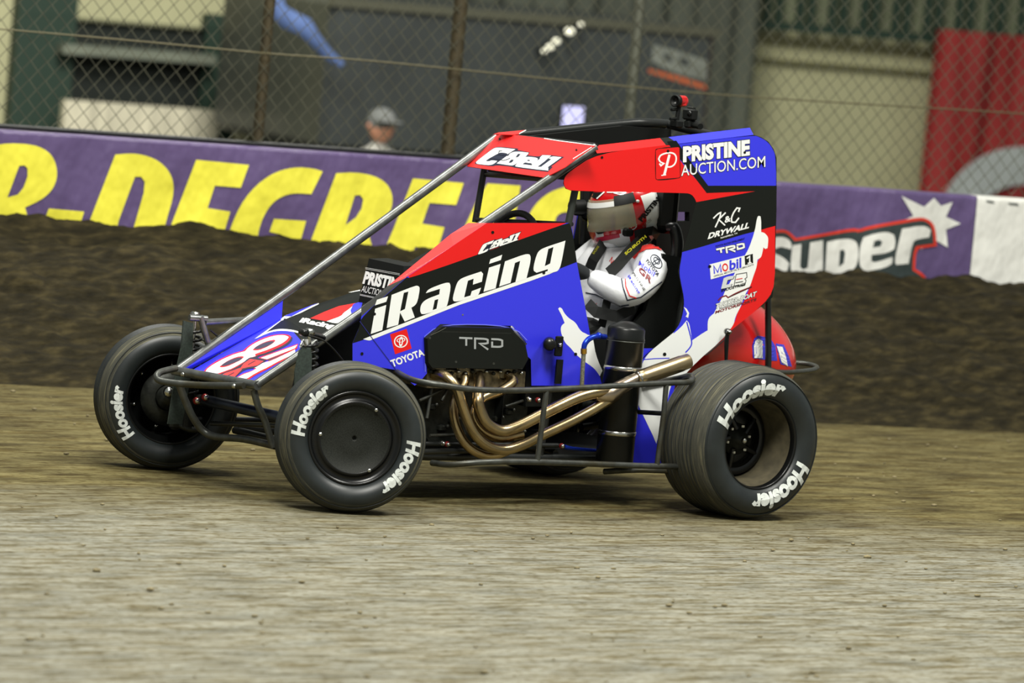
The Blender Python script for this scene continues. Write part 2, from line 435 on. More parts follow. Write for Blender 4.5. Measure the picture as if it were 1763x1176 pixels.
def deco_purple(g):
    A = Z(0, 0, 2.8); B = Z(400, 0, 2.8); C3 = Z(800, 210, 5.113)
    def d(loops, mt, la=1): g.dec(loops, FP, mt, la, .002)
    d([A([(-110, 1240), (-60, 1040), (-30, 700), (40, 690), (140, 694), (205, 712), (255, 752), (277, 820), (270, 880), (240, 930), (190, 968), (120, 1000), (150, 1100), (160, 1240), (20, 1240)]), A([(92, 800), (118, 797), (132, 812), (132, 850), (112, 905), (85, 938), (35, 952)])], YLW)
    d([A([(235, 1005), (405, 1020), (388, 1075), (215, 1055)])], YLW)
    d([A([(555, 745), (640, 738), (715, 752), (775, 782), (820, 832), (838, 890), (832, 960), (808, 1040), (770, 1180), (700, 1300), (340, 1300)]), A([(650, 852), (680, 852), (697, 876), (692, 930), (640, 1110), (560, 1110), (572, 1062)])], YLW)
    d([A([(945, 770), (1200, 795), (1160, 905), (1035, 895), (1000, 1003), (1110, 1020), (1080, 1118), (960, 1105), (930, 1190), (1060, 1210), (1020, 1310), (745, 1290)])], YLW)
    d([A([(1555, 826), (1510, 812), (1440, 805), (1370, 815), (1300, 843), (1235, 893), (1180, 955), (1135, 1035), (1100, 1130), (1080, 1220), (1090, 1310), (1400, 1330), (1475, 1065), (1320, 1055), (1298, 1118), (1355, 1130), (1320, 1230), (1240, 1220), (1240, 1130), (1270, 1040), (1310, 980), (1360, 945), (1420, 930), (1500, 936)])], YLW)
    d([B([(500, 835), (590, 830), (680, 845), (742, 880), (772, 935), (770, 1000), (740, 1052), (690, 1085), (650, 1105), (690, 1250), (600, 1300), (340, 1290), (385, 1140)]), B([(590, 942), (615, 940), (630, 960), (622, 1005), (595, 1048), (545, 1085)])], YLW)
    d([B([(870, 860), (1115, 882), (1078, 988), (950, 978), (915, 1078), (1022, 1095), (990, 1200), (880, 1190), (850, 1270), (700, 1260), (750, 1170)])], YLW)
    d([C3([(200, 540), (490, 560), (440, 870), (430, 1200), (230, 1200), (20, 1200), (-60, 1050), (100, 700)])], YLW)
    d([C3([(1130, 590), (1000, 555), (870, 570), (740, 620), (640, 700), (570, 800), (530, 920), (540, 1100), (800, 1150), (790, 870), (820, 810), (890, 790), (1050, 790)])], YLW)
    d([C3([(1010, 600), (1060, 600), (1040, 700), (990, 700)])], YLW)
    R = Z(1300, 300, 2.94)
    d([R([(740, 110), (855, 165), (905, 120), (940, 160), (1000, 140), (965, 215), (1040, 250), (965, 280), (975, 370), (905, 330), (840, 380), (800, 300), (700, 260), (800, 210)])], BWH, 1)
    d([R([(0, 320), (60, 290), (130, 278), (165, 285), (205, 323), (340, 300), (500, 270), (522, 280), (570, 262), (800, 222), (850, 217), (892, 238), (912, 275), (918, 363), (826, 376), (812, 402), (808, 478), (856, 506), (885, 570), (890, 640), (0, 640)])], BRD, 2)
    d([R([(0, 332), (60, 303), (130, 292), (160, 298), (198, 337), (340, 314), (498, 286), (522, 295), (572, 277), (800, 238), (848, 232), (880, 250), (897, 280), (901, 350), (812, 362), (797, 398), (794, 486), (842, 514), (868, 570), (872, 640), (0, 640)])], BBK, 3)
    for L in ([[(60, 330), (110, 315), (155, 320), (180, 345), (180, 380), (150, 372), (125, 366), (95, 378), (95, 400), (140, 420), (168, 450), (158, 490), (120, 508), (60, 500)]],
              [[(185, 360), (230, 352), (224, 470), (240, 482), (262, 472), (275, 345), (340, 333), (338, 528), (280, 522), (195, 514), (172, 480)]],
              [[(360, 342), (410, 330), (480, 325), (510, 342), (520, 375), (518, 430), (506, 468), (478, 495), (430, 510), (405, 600), (345, 600)], [(425, 385), (445, 380), (452, 400), (445, 450), (420, 470)]],
              [[(545, 318), (600, 300), (665, 290), (698, 305), (708, 340), (700, 378), (660, 400), (585, 408), (585, 438), (600, 446), (640, 435), (692, 418), (690, 450), (660, 472), (555, 492), (528, 470), (522, 430), (528, 360)], [(600, 337), (625, 331), (640, 342), (630, 365), (592, 371)]],
              [[(740, 275), (790, 268), (800, 264), (860, 260), (885, 282), (877, 318), (808, 330), (792, 352), (772, 452), (712, 458), (700, 440)]],
              [[(685, 540), (730, 528), (800, 520), (830, 535), (830, 640), (690, 640)]]):
        d([R(q) for q in L], BWH, 4)
ub = uz(1676, 400, 4.895)[0]
banner(-2.4, ub, PUR, 'purple_banner', 'long purple banner with huge yellow letters and a white logo on the track wall', deco_purple)
def deco_white(g):
    for x, y, q in ((1697, 345, 12), (1735, 349, 16)): g.dec([(x, y), (x+q, y+1), (x+q+4, y+5), (x+3, y+3)], FP, BBK, 1, .002)
banner(ub+.003, 9.5, BWH, 'white_banner', 'plain white banner on the track wall at the right edge', deco_white)

# ------------------------------------------------------------------ catch fence
WIRE = mat('galvanised_wire', (92, 92, 76), .7, .2)
POST = mat('rusty_fence_post', (62, 54, 34), .7, .2, var=.3, vscale=20)
POSTG = mat('grey_fence_post', (92, 94, 82), .6, .3)
fence = thing('catch_fence', WP(3, 5.02, 0), 'tall chain-link catch fence standing on the track wall', 'fence')
g = MB(); p_ = .078; z0 = .99; ft = 2.25; rr_ = .0027
nu = int((8.6+1.6)/p_)
for i in range(nu):
    for ph in (0, 1):
        pts = []
        k = 0; z = z0
        while z < ft:
            zz = 1 if (k % 2) == ph else 0
            pts.append(WP(-1.6+(i+zz*.5+ph*.5)*p_, 5.03+(.002 if zz else -.002), z)); z += p_*.55; k += 1
        if ph == 0: g.tube(pts, rr_, WIRE, 3, caps=False)
        else: g.tube(pts, rr_, WIRE, 3, caps=False)
g.build('wire_mesh', fence)
for px, mt, r_ in ((457, POST, .026), (786, POST, .033), (1094, POSTG, .026)):
    u = uz(px, 90, 5.06)[0]
    g = MB(); g.tube([WP(u, 5.06, .98), WP(u, 5.06, 2.35)], r_, mt, 12)
    g.lathe([(0, 0), (r_*1.3, 0), (r_*1.3, .02), (0, .03)], WP(u, 5.06, 2.35), (0, 0, 1), mt, 12); g.build('post', fence)
for u in (-1.2, -.3, .65, 5.75, 6.7, 7.7):
    g = MB(); g.tube([WP(u, 5.06, .98), WP(u, 5.06, 2.35)], .02, POSTG, 12)
    if u < .3 or u > 6.4: g.build('post', fence)
MB().tube([WP(-2.4, 4.94, .994), WP(4.15, 4.94, .994)], .011, BTUBE, 8).build('bottom_rail', fence)
g = MB(); cab = [WP(*(lambda q: (q[0], 4.985, q[1]))(uz(x, y, 4.985))) for x, y in ((-400, 20), (-100, 42), (0, 50), (250, 72), (460, 92), (640, 105), (900, 131), (1200, 160), (1450, 177), (1763, 196), (2100, 222))]
g.tube(cab, .0036, mat('cable', (104, 98, 72), .5, .4), 8, curve=4); g.build('tension_cable', fence)

# ------------------------------------------------------------------ hall behind the fence
BO = 20.0
CREAM = mat('cream_cladding', (178, 176, 138), .7, var=.06, vscale=2, bump=.2, bscale=6)
GREEN = mat('dark_green_paint', (30, 52, 40), .6); DGREEN = mat('dim_green_metal', (44, 56, 48), .7, var=.3, vscale=3)
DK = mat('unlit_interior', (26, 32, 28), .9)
def slab(g, x0, y0, x1, y1, mt, o0=BO-.1, o1=BO, pad=0):
    """an upright slab spanning the two corners, o0..o1 deep"""
    ua, za = uz(x0, y0, o0); ub_, zb = uz(x1, y1, o0)
    g.box(WP((ua+ub_)/2, (o0+o1)/2, (za+zb)/2), abs(ub_-ua), o1-o0, abs(za-zb), mt, (UV, NV, Vector((0, 0, 1)))); return g
def zof(px, py): return uz(px, py, BO)[1]
def uof(px, py): return uz(px, py, BO)[0]
g = MB(); g.box(WP(8, BO+.15, 2), 50, .3, 5, CREAM, (UV, NV, Vector((0, 0, 1))))
# ledges of the cladding on the right
uL, uR = uof(1222, 150), uof(1800, 150)
for py, h in ((62, .05), (98, .035)):
    z = uz(1400, py+12, BO)[1]; g.box(WP((uL+uR)/2, BO-.03, z), uR-uL, .06, h, mat('ledge', (104, 102, 70), .8), (UV, NV, Vector((0, 0, 1))))
tag(g.build('wall_back'), 'cream clad hall wall with horizontal ledges', kind='structure')
# green railing above the right-hand cladding
rail = thing('green_railing', WP(uL, BO-.2, zof(1400, 52)), 'dark green upright-bar railing above the cream wall, top right', 'railing')
zr = uz(1400, 50, BO-.2)[1]
g = MB(); g.box(WP((uL+uR)/2, BO-.2, zr), uR-uL, .06, .06, GREEN, (UV, NV, Vector((0, 0, 1)))); g.build('bottom_rail', rail)
for k in range(24):
    u = uL+.05+(k//2)*.28+(k % 2)*.1
    if u < uR: MB().box(WP(u, BO-.2, zr+.33), .045, .04, .62, GREEN, (UV, NV, Vector((0, 0, 1)))).build('bar', rail)
MB().box(WP((uL+uR)/2, BO-.2, zr+.66), uR-uL, .06, .05, GREEN, (UV, NV, Vector((0, 0, 1)))).build('top_rail', rail)
g = MB(); g.box(WP((uL+uR)/2, BO-.02, zr+.34), uR-uL, .05, .62, mat('pale_green_panel', (118, 124, 98), .8, var=.25, vscale=4), (UV, NV, Vector((0, 0, 1)))); g.build('wall_panel', rail)
# doorway on the left
door = bpy.data.objects.new('door_1', None); col.objects.link(door); door.location = WP(uof(210, 200), BO, 0); WLOC['door_1'] = door.location.copy(); tag(door, 'dark green framed doorway on the left', kind='structure')
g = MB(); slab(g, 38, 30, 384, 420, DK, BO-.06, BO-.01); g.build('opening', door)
g = MB(); slab(g, 36, -20, 100, 420, GREEN, BO-.14, BO-.02); slab(g, 36, 24, 384, 52, GREEN, BO-.14, BO-.02); slab(g, 358, 24, 384, 420, GREEN, BO-.13, BO-.02); g.build('door_frame', door)
g = MB(); slab(g, 110, 76, 372, 112, mat('grey_shutter_box', (112, 118, 104), .6, var=.1), BO-.3, BO-.07); g.build('shutter_box', door)
g = MB(); slab(g, 112, 172, 358, 420, mat('off_white_board', (206, 200, 176), .7, var=.22, vscale=5, stretch=(3, 3, .4)), BO-.5, BO-.42)
u_, _ = uz(230, 220, BO-.46)
for du in (-.4, .4): g.box(WP(u_+du, BO-.32, .15), .05, .2, .3, DGREEN, (UV, NV, Vector((0, 0, 1))))
o = g.build('white_board'); tag(o, 'streaky off-white board standing in the left doorway behind the fence', 'board')
# long dark curtain
CUR = mat('dark_green_grey_curtain', (74, 78, 68), .9, var=.35, vscale=1.2, stretch=(1, 1, .5))  # noise in the colour stands in for the shading of the folds
g = MB(); u0, u1 = uof(384, 100), uof(1224, 100); n = 260; vs = []; fs = []
for i in range(n+1):
    u = u0+(u1-u0)*i/n; of = BO-.75+.05*math.sin(u*9)+.04*math.sin(u*23+1)
    vs += [WP(u, of, 0), WP(u, of, 3.6)]
for i in range(n): fs.append((2*i, 2*i+2, 2*i+3, 2*i+1))
g.add(vs, fs, CUR, True); o = g.build('dark_curtain'); tag(o, 'wide dark grey-green curtain hanging behind the chain-link fence', 'curtain')
# dark enclosed trailer in front of the curtain
TR = mat('dark_navy_trailer', (50, 54, 53), .5, var=.25, vscale=2, coat=.2); TRG = mat('grey_decal', (112, 116, 108), .7, var=.2, vscale=6)
to = BO-3.2
t = thing('enclosed_trailer', WP(uz(1000, 200, to)[0], to, 0), 'dark navy enclosed trailer parked behind the fence, pale lettering at its right end', 'trailer')
ua, ub2 = uz(560, 150, to)[0], uz(1226, 150, to)[0]; zt = uz(900, 22, to)[1]
g = MB(); g.box(WP((ua+ub2)/2, to+1.0, (zt+.35)/2), ub2-ua, 2.0, zt-.35, TR, (UV, NV, Vector((0, 0, 1))), .05)
TP = wallplane(to)
g.dec(Z(900, 0, 4.4)([(985, 335), (1185, 390), (1395, 460), (1390, 610), (1180, 560), (1060, 510), (975, 460)]), TP, TRG, 1, .004)
g.dec(Z(900, 0, 4.4)([(950, 520), (1180, 578), (1390, 645), (1385, 680), (1170, 615), (950, 548)]), TP, mat('orange_stripe', (176, 88, 50), .6), 1, .004)
g.dec(Z(900, 0, 4.4)([(1060, 400), (1120, 415), (1130, 470), (1070, 455)]), TP, TR, 2, .004); g.dec(Z(900, 0, 4.4)([(1180, 430), (1250, 450), (1260, 500), (1190, 485)]), TP, TR, 2, .004)
g.build('body', t)
g = MB(); g.box(WP((ua+ub2)/2, to-.01, zt-.03), ub2-ua+.04, .04, .06, mat('trim_dull', (84, 84, 70), .5, .3), (UV, NV, Vector((0, 0, 1)))); g.build('roof_trim', t)
for k in (-.35, .35):
    for s_ in (.2, 1.8): MB().lathe([(0, -.1), (.3, -.1), (.33, -.06), (.33, .06), (.3, .1), (0, .1)], WP((ua+ub2)/2+k, to+s_, .32), NV, BPLAST, 24).build('wheel', t)
# blue streamer
g = MB(); L = Z(0, 0, 2.8)
ctr = [(1335, -30), (1350, 60), (1400, 100), (1470, 130), (1520, 190), (1570, 250), (1650, 315)]; wd = [55, 75, 90, 85, 60, 50, 30]
f_ = wallplane(to-.5); g_pts = []
for (x, y), w_ in zip(ctr, wd): g_pts.append((x, y, w_))
up_ = [(x+w_*.35, y-w_*.4) for x, y, w_ in g_pts]; dn = [(x-w_*.35, y+w_*.4) for x, y, w_ in g_pts]
lp = [at(*q, f_) for q in L(up_)]; ln_ = [at(*q, f_) for q in L(dn)]
n = len(lp); vs = lp+ln_+[p+NV*.04+Vector((0, 0, .01)) for p in lp]+[p+NV*.04 for p in ln_]
fs = [(k, k+1, n+k+1, n+k) for k in range(n-1)]+[(2*n+k, 3*n+k, 3*n+k+1, 2*n+k+1) for k in range(n-1)]+[(k, 2*n+k, 2*n+k+1, k+1) for k in range(n-1)]+[(n+k, n+k+1, 3*n+k+1, 3*n+k) for k in range(n-1)]
g.add(vs, fs, mat('light_blue_cloth', (84, 106, 156), .8, var=.3, vscale=5), True)
o = g.build('blue_streamer'); tag(o, 'light blue cloth streamer slanting down behind the chain-link fence', 'streamer')
# bright white spots, built as small glowing balls, and a lit screen
LE = mat('white_spot_glow', (250, 248, 225), .5, emit=((250, 246, 220), .75))
for k, (x, y, r_) in enumerate(((1000, 42, 5), (981, 54, 9), (958, 71, 7), (947, 81, 7), (937, 88, 5))):
    q = at(x, y, wallplane(to-.14)); g = MB()
    g.ball(q, r_*.0036, LE, 12, (1.3, .6, .8)); g.box(q+NV*.055, .03, .1, .03, DARKM, (UV, NV, Vector((0, 0, 1))))
    lb = ['topmost small', 'largest round', 'middle', 'second lowest', 'lowest dim'][k]
    o = g.build('trailer_glow_spot'); tag(o, lb+' glowing white spot in the slanting row on the dark trailer', 'lamp', 'small glowing spots on the trailer side')
t = thing('display_screen', at(987, 215, wallplane(to-.3)), 'glowing pale lilac screen just above the track wall, behind the car roof', 'screen')
g = MB(); slab(g, 969, 180, 1004, 230, BPLAST, to-.29, to-.25); g.build('casing', t)
g = MB(); slab(g, 971, 182, 1002, 228, mat('lilac_glow', (190, 190, 235), .5, emit=((190, 188, 240), .55)), to-.30, to-.292); g.build('panel', t)
q = at(987, 228, wallplane(to-.27)); MB().tube([q, Vector((q.x, q.y, 0))], .03, BPLAST).build('stand', t)
# red hanging banner, far right
RB = mat('red_cloth_banner', (142, 34, 32), .75, var=.22, vscale=1.5, stretch=(1.4, 1.4, .4), bump=.5, bscale=2)
ro = BO-.35; ua, zt = uz(1612, 50, ro); zb = uz(1585, 360, ro)[1]
g = MB(); n = 60; vs = []; fs = []
for i in range(n+1):
    u = ua-.0+2.6*i/n
    for j in range(9):
        z = zt-(zt-zb+.15)*j/8; of = ro+.035*math.sin(u*11+j*.25)+.02*math.sin(u*27)
        vs.append(WP(u, of, z))
for i in range(n):
    for j in range(8): a = i*9+j; fs.append((a, a+9, a+10, a+1))
g.add(vs, fs, RB, True)
rw = mat('pale_grey_banner_print', (176, 182, 180), .75, var=.08)
RP = wallplane(ro-.06)
cx, cy = 1760, 400
g.dec([[(cx+150*math.cos(a), cy-148*math.sin(a)) for a in [math.pi*k/24 for k in range(25)]]+[(cx-88*math.cos(a), cy-82*math.sin(a)) for a in [math.pi*k/24 for k in range(25)]]], RP, rw, 1, .004)
o = g.build('red_banner'); tag(o, 'large red cloth banner with a pale grey ring, hanging on the cream wall', 'banner')
#%%CAR
ROOT = Vector((1.0, 0, 0))
car = thing('midget_race_car', ROOT, 'blue, red and black open-wheel midget race car on the dirt track', 'race car')
YN, YF, YP = -.30, .30, -.319                        # near cage side, far cage side, near body panels
def sub(mb, name, parent=car, label=None): return mb.build(name, parent, label)
Q = at
# ---------------------------------------------------------------- chassis tubes
g = MB(); R_ = .0172
nr = [Q(440, 663, -.25), Q(620, 540, -.27), Q(700, 482, -.281), Q(830, 387, -.284), Q(1025, 254, -.29)]
g.tube(nr, R_, STEEL); fr = [Q(304, 639, .25), Q(500, 499, .28), Q(822, 262, YF), Q(857, 236, YF)]; g.tube(fr, R_, STEEL)
g.tube([Q(304, 639, .25)+Vector((0, .02, 0)), Q(440, 663, -.25)-Vector((0, .014, 0))], R_, STEEL)
sub(g, 'nose_cage_rail')
NRR, NFR = Q(1282, 248, -.27), Q(1150, 214, YF)        # rear roof corners
g = MB()
g.tube([Q(857, 236, YF), Q(1066, 214, YF-.01), Q(1112, 212, YF-.02), NFR], R_*1.05, BTUBE, curve=4)
g.tube([Q(1030, 268, -.27), NRR], R_, BTUBE); g.tube([nr[-1], fr[-1]], R_, BTUBE); g.tube([NRR, NFR], R_, BTUBE)
sub(g, 'roof_cage')
g = MB(); g.plate([[Q(x, y, .27) for x, y in ((905, 234), (1066, 216), (1150, 222), (1150, 275), (905, 275))]], Vector((0, -.02, 0)), BPLAST); sub(g, 'roof_dark_plate')  # black plate added to fill the dark gap below the far roof tube
def V(x, y, z): return Vector((x, y, z))
g = MB()
# rear uprights, kept dark inside the body
for s_, top in ((-1, NRR), (1, NFR)):
    g.tube([top, V(1.78, .27*s_, .95), V(1.72, .27*s_, .55), V(1.7, .27*s_, .2)], R_, BTUBE, curve=4)
    if s_ > 0: g.tube([V(1.9, .27*s_, .98), V(2.12, .22*s_, .55), V(2.0, .2*s_, .3), V(1.72, .25*s_, .22)], .014, BTUBE, curve=4)
    g.tube([V(.12, .26*s_, .19), V(.6, .28*s_, .165), V(1.74, .28*s_, .165)], R_, BTUBE)
    g.tube([V(1.15, .29*s_, .72), V(1.12, .28*s_, .165)], .014, BTUBE); g.tube([V(.42, .28*s_, .62), V(.36, .28*s_, .17)], .014, BTUBE)
for x in (.12, .7, 1.2, 1.72): g.tube([V(x, -.27, .18), V(x, .27, .18)], .014, BTUBE)
g.tube([V(1.76, -.27, .9), V(1.76, .27, .9)], .014, BTUBE)
sub(g, 'lower_frame')
g = MB(); g.tube([Q(1322, 500, -.255), Q(1323, 610, -.255), Q(1322, 655, -.255)], .0125, BTUBE); sub(g, 'rear_stay')
g = MB(); g.tube([Q(834, 290, .27), Q(818, 383, .27)], .0125, BTUBE)
g.tube([Q(834, 300, .27), Q(940, 309, -.24)], .010, BTUBE); g.tube([Q(818, 378, .27), Q(985, 386, -.27)], .008, BTUBE)
g.tube([Q(992, 318, -.275), Q(977, 392, -.275)], .0135, mat('worn_black_tube', (52, 56, 52), .4, .3))
sub(g, 'window_frame')
g = MB(); g.tube([Q(1004, 300, .25), Q(1001, 420, .25)], .010, BTUBE); sub(g, 'far_window_post')
# far shock tower
g = MB()
g.tube([Q(345, 545, .26), Q(361, 600, .27)], .0125, STEEL); g.tube([Q(352, 555, .26), Q(428, 551, .30)], .0125, STEEL); g.tube([Q(326, 547, .27), Q(356, 549, .26)], .012, STEEL)
g.tube([Q(362, 568, .27), Q(390, 592, .27)], .004, BTUBE)
sub(g, 'shock_tower')
# ---------------------------------------------------------------- front bumper
g = MB(); b_ = .0125
g.tube([Q(303, 634, .18), Q(276, 641, .16), Q(270, 650, .14), Q(282, 657, .11), Q(340, 663, .0), Q(395, 664, -.15), Q(420, 664, -.22)], b_, DSTEEL, curve=5)
g.tube([Q(306, 655, .19), Q(318, 688, .17), Q(333, 720, .16), Q(350, 742, .15), Q(372, 752, .10), Q(420, 756, -.05), Q(474, 768, -.26)], b_*1.1, DSTEEL, curve=5)
g.tube([Q(437, 672, -.24), Q(444, 698, -.245), Q(456, 724, -.25), Q(470, 770, -.26)], b_, DSTEEL, curve=4)
sub(g, 'front_bumper')
for k, (x, y, yy) in enumerate(((404, 665, -.17), (316, 645, .2))):
    c = Q(x, y, yy-.016); MB().lathe([(0, -.006), (.006, -.006), (.009, 0), (.009, .006)], c, (0, 1, 0), CHROME, 10).build('bumper_bolt', car)
# ---------------------------------------------------------------- axle, rods
FW, NW, LRC = V(.045, -.575, .266), V(0, .56, .266), V(1.80, -.60, .285)
g = MB(); g.tube([Q(352, 689, .30), Q(476, 717, -.20), V(.03, -.5, .262)], .021, mat('dark_axle', (48, 54, 66), .3, .7)); g.tube([Q(352, 689, .30), NW+V(0, -.06, 0)], .02, DSTEEL); sub(g, 'front_axle')
g = MB(); g.tube([Q(364, 729, .25), Q(480, 733, -.22)], .009, BTUBE); sub(g, 'tie_rod')
for a in ((338, 690, .28), (353, 684, .26)):
    c = Q(*a); g = MB(); g.ball(c, .014, mat('red_joint', (150, 40, 40), .35, .6), 12); g.lathe([(0, -.018), (.008, -.018), (.011, -.006), (.011, .006), (.008, .018), (0, .018)], c, (0, 1, 0), CHROME, 12); sub(g, 'rod_end')
for a_, b_2 in ((V(.0, .5, .19), V(.9, .30, .22)), (V(.02, -.47, .19), V(.8, -.30, .19))): sub(MB().tube([a_, b_2], .011, BTUBE), 'radius_rod')
# shocks
def shock(top, bot, yy, guard, coilpts, side):
    g = MB(); a, b2 = Q(*top, yy), Q(*bot, yy)
    g.tube([a, a.lerp(b2, .5)], .007, CHROME, 10); g.tube([a.lerp(b2, .45), b2], .017, BPLAST, 14); g.lathe([(0, 0), (.014, 0), (.014, .03), (0, .03)], a-V(0, .015, 0), (0, 1, 0), CHROME, 14)
    s = sub(g, 'shock_absorber')
    g = MB(); n = 90; turns = 8; pts = []; d = (b2-a).normalized(); e1 = d.cross(V(0, 1, 0)).normalized(); e2 = d.cross(e1)
    for k in range(n+1):
        t = k/n; pts.append(a.lerp(b2, .12+.62*t)+(e1*math.cos(turns*2*math.pi*t)+e2*math.sin(turns*2*math.pi*t))*.030)
    g.tube(pts, .0058, BGLOSS, 8); g.build('coil_spring', s)
    g = MB(); pl = (Q(*guard[0], yy-.036), Vector((0, -1, 0))); g.plate([[at(x, y, pl) for x, y in guard]], V(0, .006, 0), MESH); g.build('mesh_guard', s)
    return s
shock((336, 543), (322, 735), .36, [(316, 552), (333, 556), (330, 640), (314, 730), (289, 730), (303, 640), (312, 600)], None, 0)
shock((533, 572), (530, 725), -.37, [(515, 606), (520, 598), (535, 599), (537, 612), (535, 745), (506, 745), (508, 640)], None, 0)
g = MB(); a = Q(524, 573, -.40); b2 = Q(556, 582, -.27)
g.lathe([(0, -.012), (.013, -.012), (.013, .02), (0, .02)], a, (0, 1, 0), BGLOSS, 14); g.tube([a+V(0, .02, 0), b2], .012, BGLOSS); g.tube([Q(517, 595, -.41), Q(522, 585, -.41), Q(527, 595, -.41)], .005, CHROME)
g.tube([Q(530, 578, -.4), Q(560, 588, -.38), Q(590, 620, -.33), Q(600, 640, -.3)], .003, BTUBE, 8, curve=4)
g.dec([(515, 598), (519, 584), (535, 584), (540, 598)], -.372, HELW, 1)
sub(g, 'shock_mount')
# ---------------------------------------------------------------- nose and hood
A_, B_ = Q(322, 643, .225), Q(430, 659, -.225); C_ = Q(485, 549, .25)
PN = plane3(A_, B_, C_)
nose_out = [(321, 643), (431, 660), (528, 598), (485, 548)]
g = MB(); g.plate([[at(*q, PN) for q in nose_out]], V(0, 0, -.003), BLUE)
ZN = Z(300, 500, 5.509)
g.dec(ZN([(760, 462), (1010, 285), (1030, 295), (880, 405), (860, 415)]), PN, WHITE, 1)
g.dec(ZN([(870, 400), (1012, 290), (1050, 265), (1260, 400), (1240, 420), (1215, 408), (1120, 380), (1020, 374), (930, 385)]), PN, BLACK, 1)
g.dec(ZN([(770, 460), (870, 400), (960, 370), (1040, 366), (1130, 376), (1215, 402), (1212, 415), (1120, 392), (1030, 384), (960, 388), (890, 406)]), PN, WHITE, 2)
ZK = Z(340, 560, 9.279); DP = mat('dark_print', (58, 56, 74), .5); SHD = mat('number_shadow', (40, 42, 60), .5); CO = mat('coral_print', (226, 62, 60), .45)
e8 = [(100, 760), (115, 720), (190, 650), (310, 570), (480, 490), (640, 430), (730, 415), (770, 370), (880, 290), (1020, 215), (1180, 165), (1330, 145), (1440, 150), (1495, 180), (1490, 225), (1430, 290), (1320, 350), (1180, 410), (1060, 455), (960, 480), (920, 510), (880, 515), (700, 630), (560, 710), (460, 745), (350, 790), (240, 806), (150, 795), (105, 780)]
w8 = [(128, 755), (150, 705), (240, 640), (400, 550), (560, 480), (700, 435), (760, 425), (800, 375), (900, 300), (1040, 232), (1200, 178), (1340, 160), (1420, 170), (1460, 195), (1440, 230), (1370, 285), (1250, 345), (1100, 405), (980, 445), (920, 470), (930, 500), (860, 520), (680, 628), (560, 695), (450, 735), (330, 778), (220, 790), (140, 780)]
def k_(L, mt, la): g.dec([ZK(L)], PN, mt, la)
k_([(x+26, y+22) for x, y in e8], SHD, 3); k_(e8, RED, 4); k_(w8, WHITE, 5)
for h in ([(355, 672), (400, 630), (500, 565), (620, 515), (720, 498), (745, 515), (700, 560), (600, 610), (480, 665), (390, 682)], [(885, 402), (920, 360), (1020, 300), (1130, 255), (1230, 238), (1250, 255), (1200, 305), (1100, 360), (990, 405), (910, 412)]):
    cx_ = sum(p[0] for p in h)/len(h); cy_ = sum(p[1] for p in h)/len(h); k_(h, RED, 6); k_([(cx_+(x-cx_)*.88, cy_+(y-cy_)*.78) for x, y in h], DP, 7)
k_([(980, 520), (1610, 300), (1590, 380), (1110, 560), (985, 530)], RED, 4); k_([(1010, 528), (1600, 318), (1560, 375), (1110, 550)], WHITE, 5)
k_([(1110, 552), (1230, 500), (1540, 385), (1400, 450), (1200, 570), (1160, 580)], DP, 4)
k_([(1150, 575), (1560, 385), (1565, 470), (1290, 610), (1130, 700), (1050, 740), (930, 800), (770, 905), (580, 870), (620, 835), (740, 770), (850, 740), (930, 700), (880, 690), (1080, 590)], RED, 4)
k_([(1160, 585), (1562, 392), (1562, 455), (1300, 580), (1100, 690), (1000, 735), (900, 790), (750, 886), (605, 862), (740, 785), (870, 745), (950, 690), (880, 680), (1090, 590)], WHITE, 5)
k_([(800, 540), (880, 508), (1110, 560), (1060, 600), (920, 690), (830, 700), (740, 720), (600, 850), (560, 872), (350, 830), (480, 740), (640, 690), (700, 640)], SHD, 6)
k_([(845, 545), (1060, 580), (960, 650), (800, 680), (700, 705), (690, 690), (740, 620)], CO, 7); k_([(680, 690), (715, 712), (640, 790), (560, 866), (340, 828), (450, 770), (600, 720)], CO, 7)
g.line(ZK([(810, 640), (930, 575)]), 1.3, PN, SHD, 9); g.line(ZK([(460, 830), (590, 765)]), 1.3, PN, SHD, 9)
sub(g, 'nose_panel')
g = MB(); fl = [at(320, 641, PN), at(485, 549, PN), Q(487, 518, .265), Q(320, 634, .235)]
g.plate([fl], V(0, .003, 0), BLUE); sub(g, 'nose_side_lip')
# underside nose skin keeps the front closed
C2 = at(485, 548, PN); D2 = at(527, 598, PN); E2 = Q(622, 499, .235)
PH = plane3(C2, D2, E2)
hood_out = [(485, 548), (527, 598), (575, 566), (640, 522), (700, 478), (740, 430), (622, 498), (548, 523)]
g = MB(); g.plate([[at(*q, PH) for q in hood_out]], V(0, 0, -.003), BLACK)
def hd(L, mt, la): g.dec(ZN(L), PH, mt, la)
hd([(1010, 270), (1060, 235), (1180, 195), (1370, 122), (1372, 132), (1200, 215), (1100, 255), (1015, 290)], WHITE, 2)
hd([(1040, 245), (1180, 190), (1360, 120), (1200, 200), (1110, 250)], BLUE, 3)
hd([(1650, 20), (1763, -5), (1763, 5), (1680, 20)], WHITE, 2)
hd([(1290, 265), (1420, 205), (1560, 150), (1720, 120), (1655, 180), (1600, 215), (1590, 240), (1440, 292)], RED, 1)
hd([(1725, 122), (1763, 130), (1720, 190), (1650, 245), (1600, 290), (1540, 318), (1445, 294), (1590, 242), (1600, 218), (1655, 180)], WHITE, 1)
hd([(1700, 130), (1790, 100), (1763, 200), (1680, 220), (1672, 190)], BLUE, 2)
g.text('iRacing', ZN([(1190, 300)])[0], ZN([(1500, 362)])[0], (6, -7), PH, WHITE, 2, .05)
sub(g, 'hood_panel')
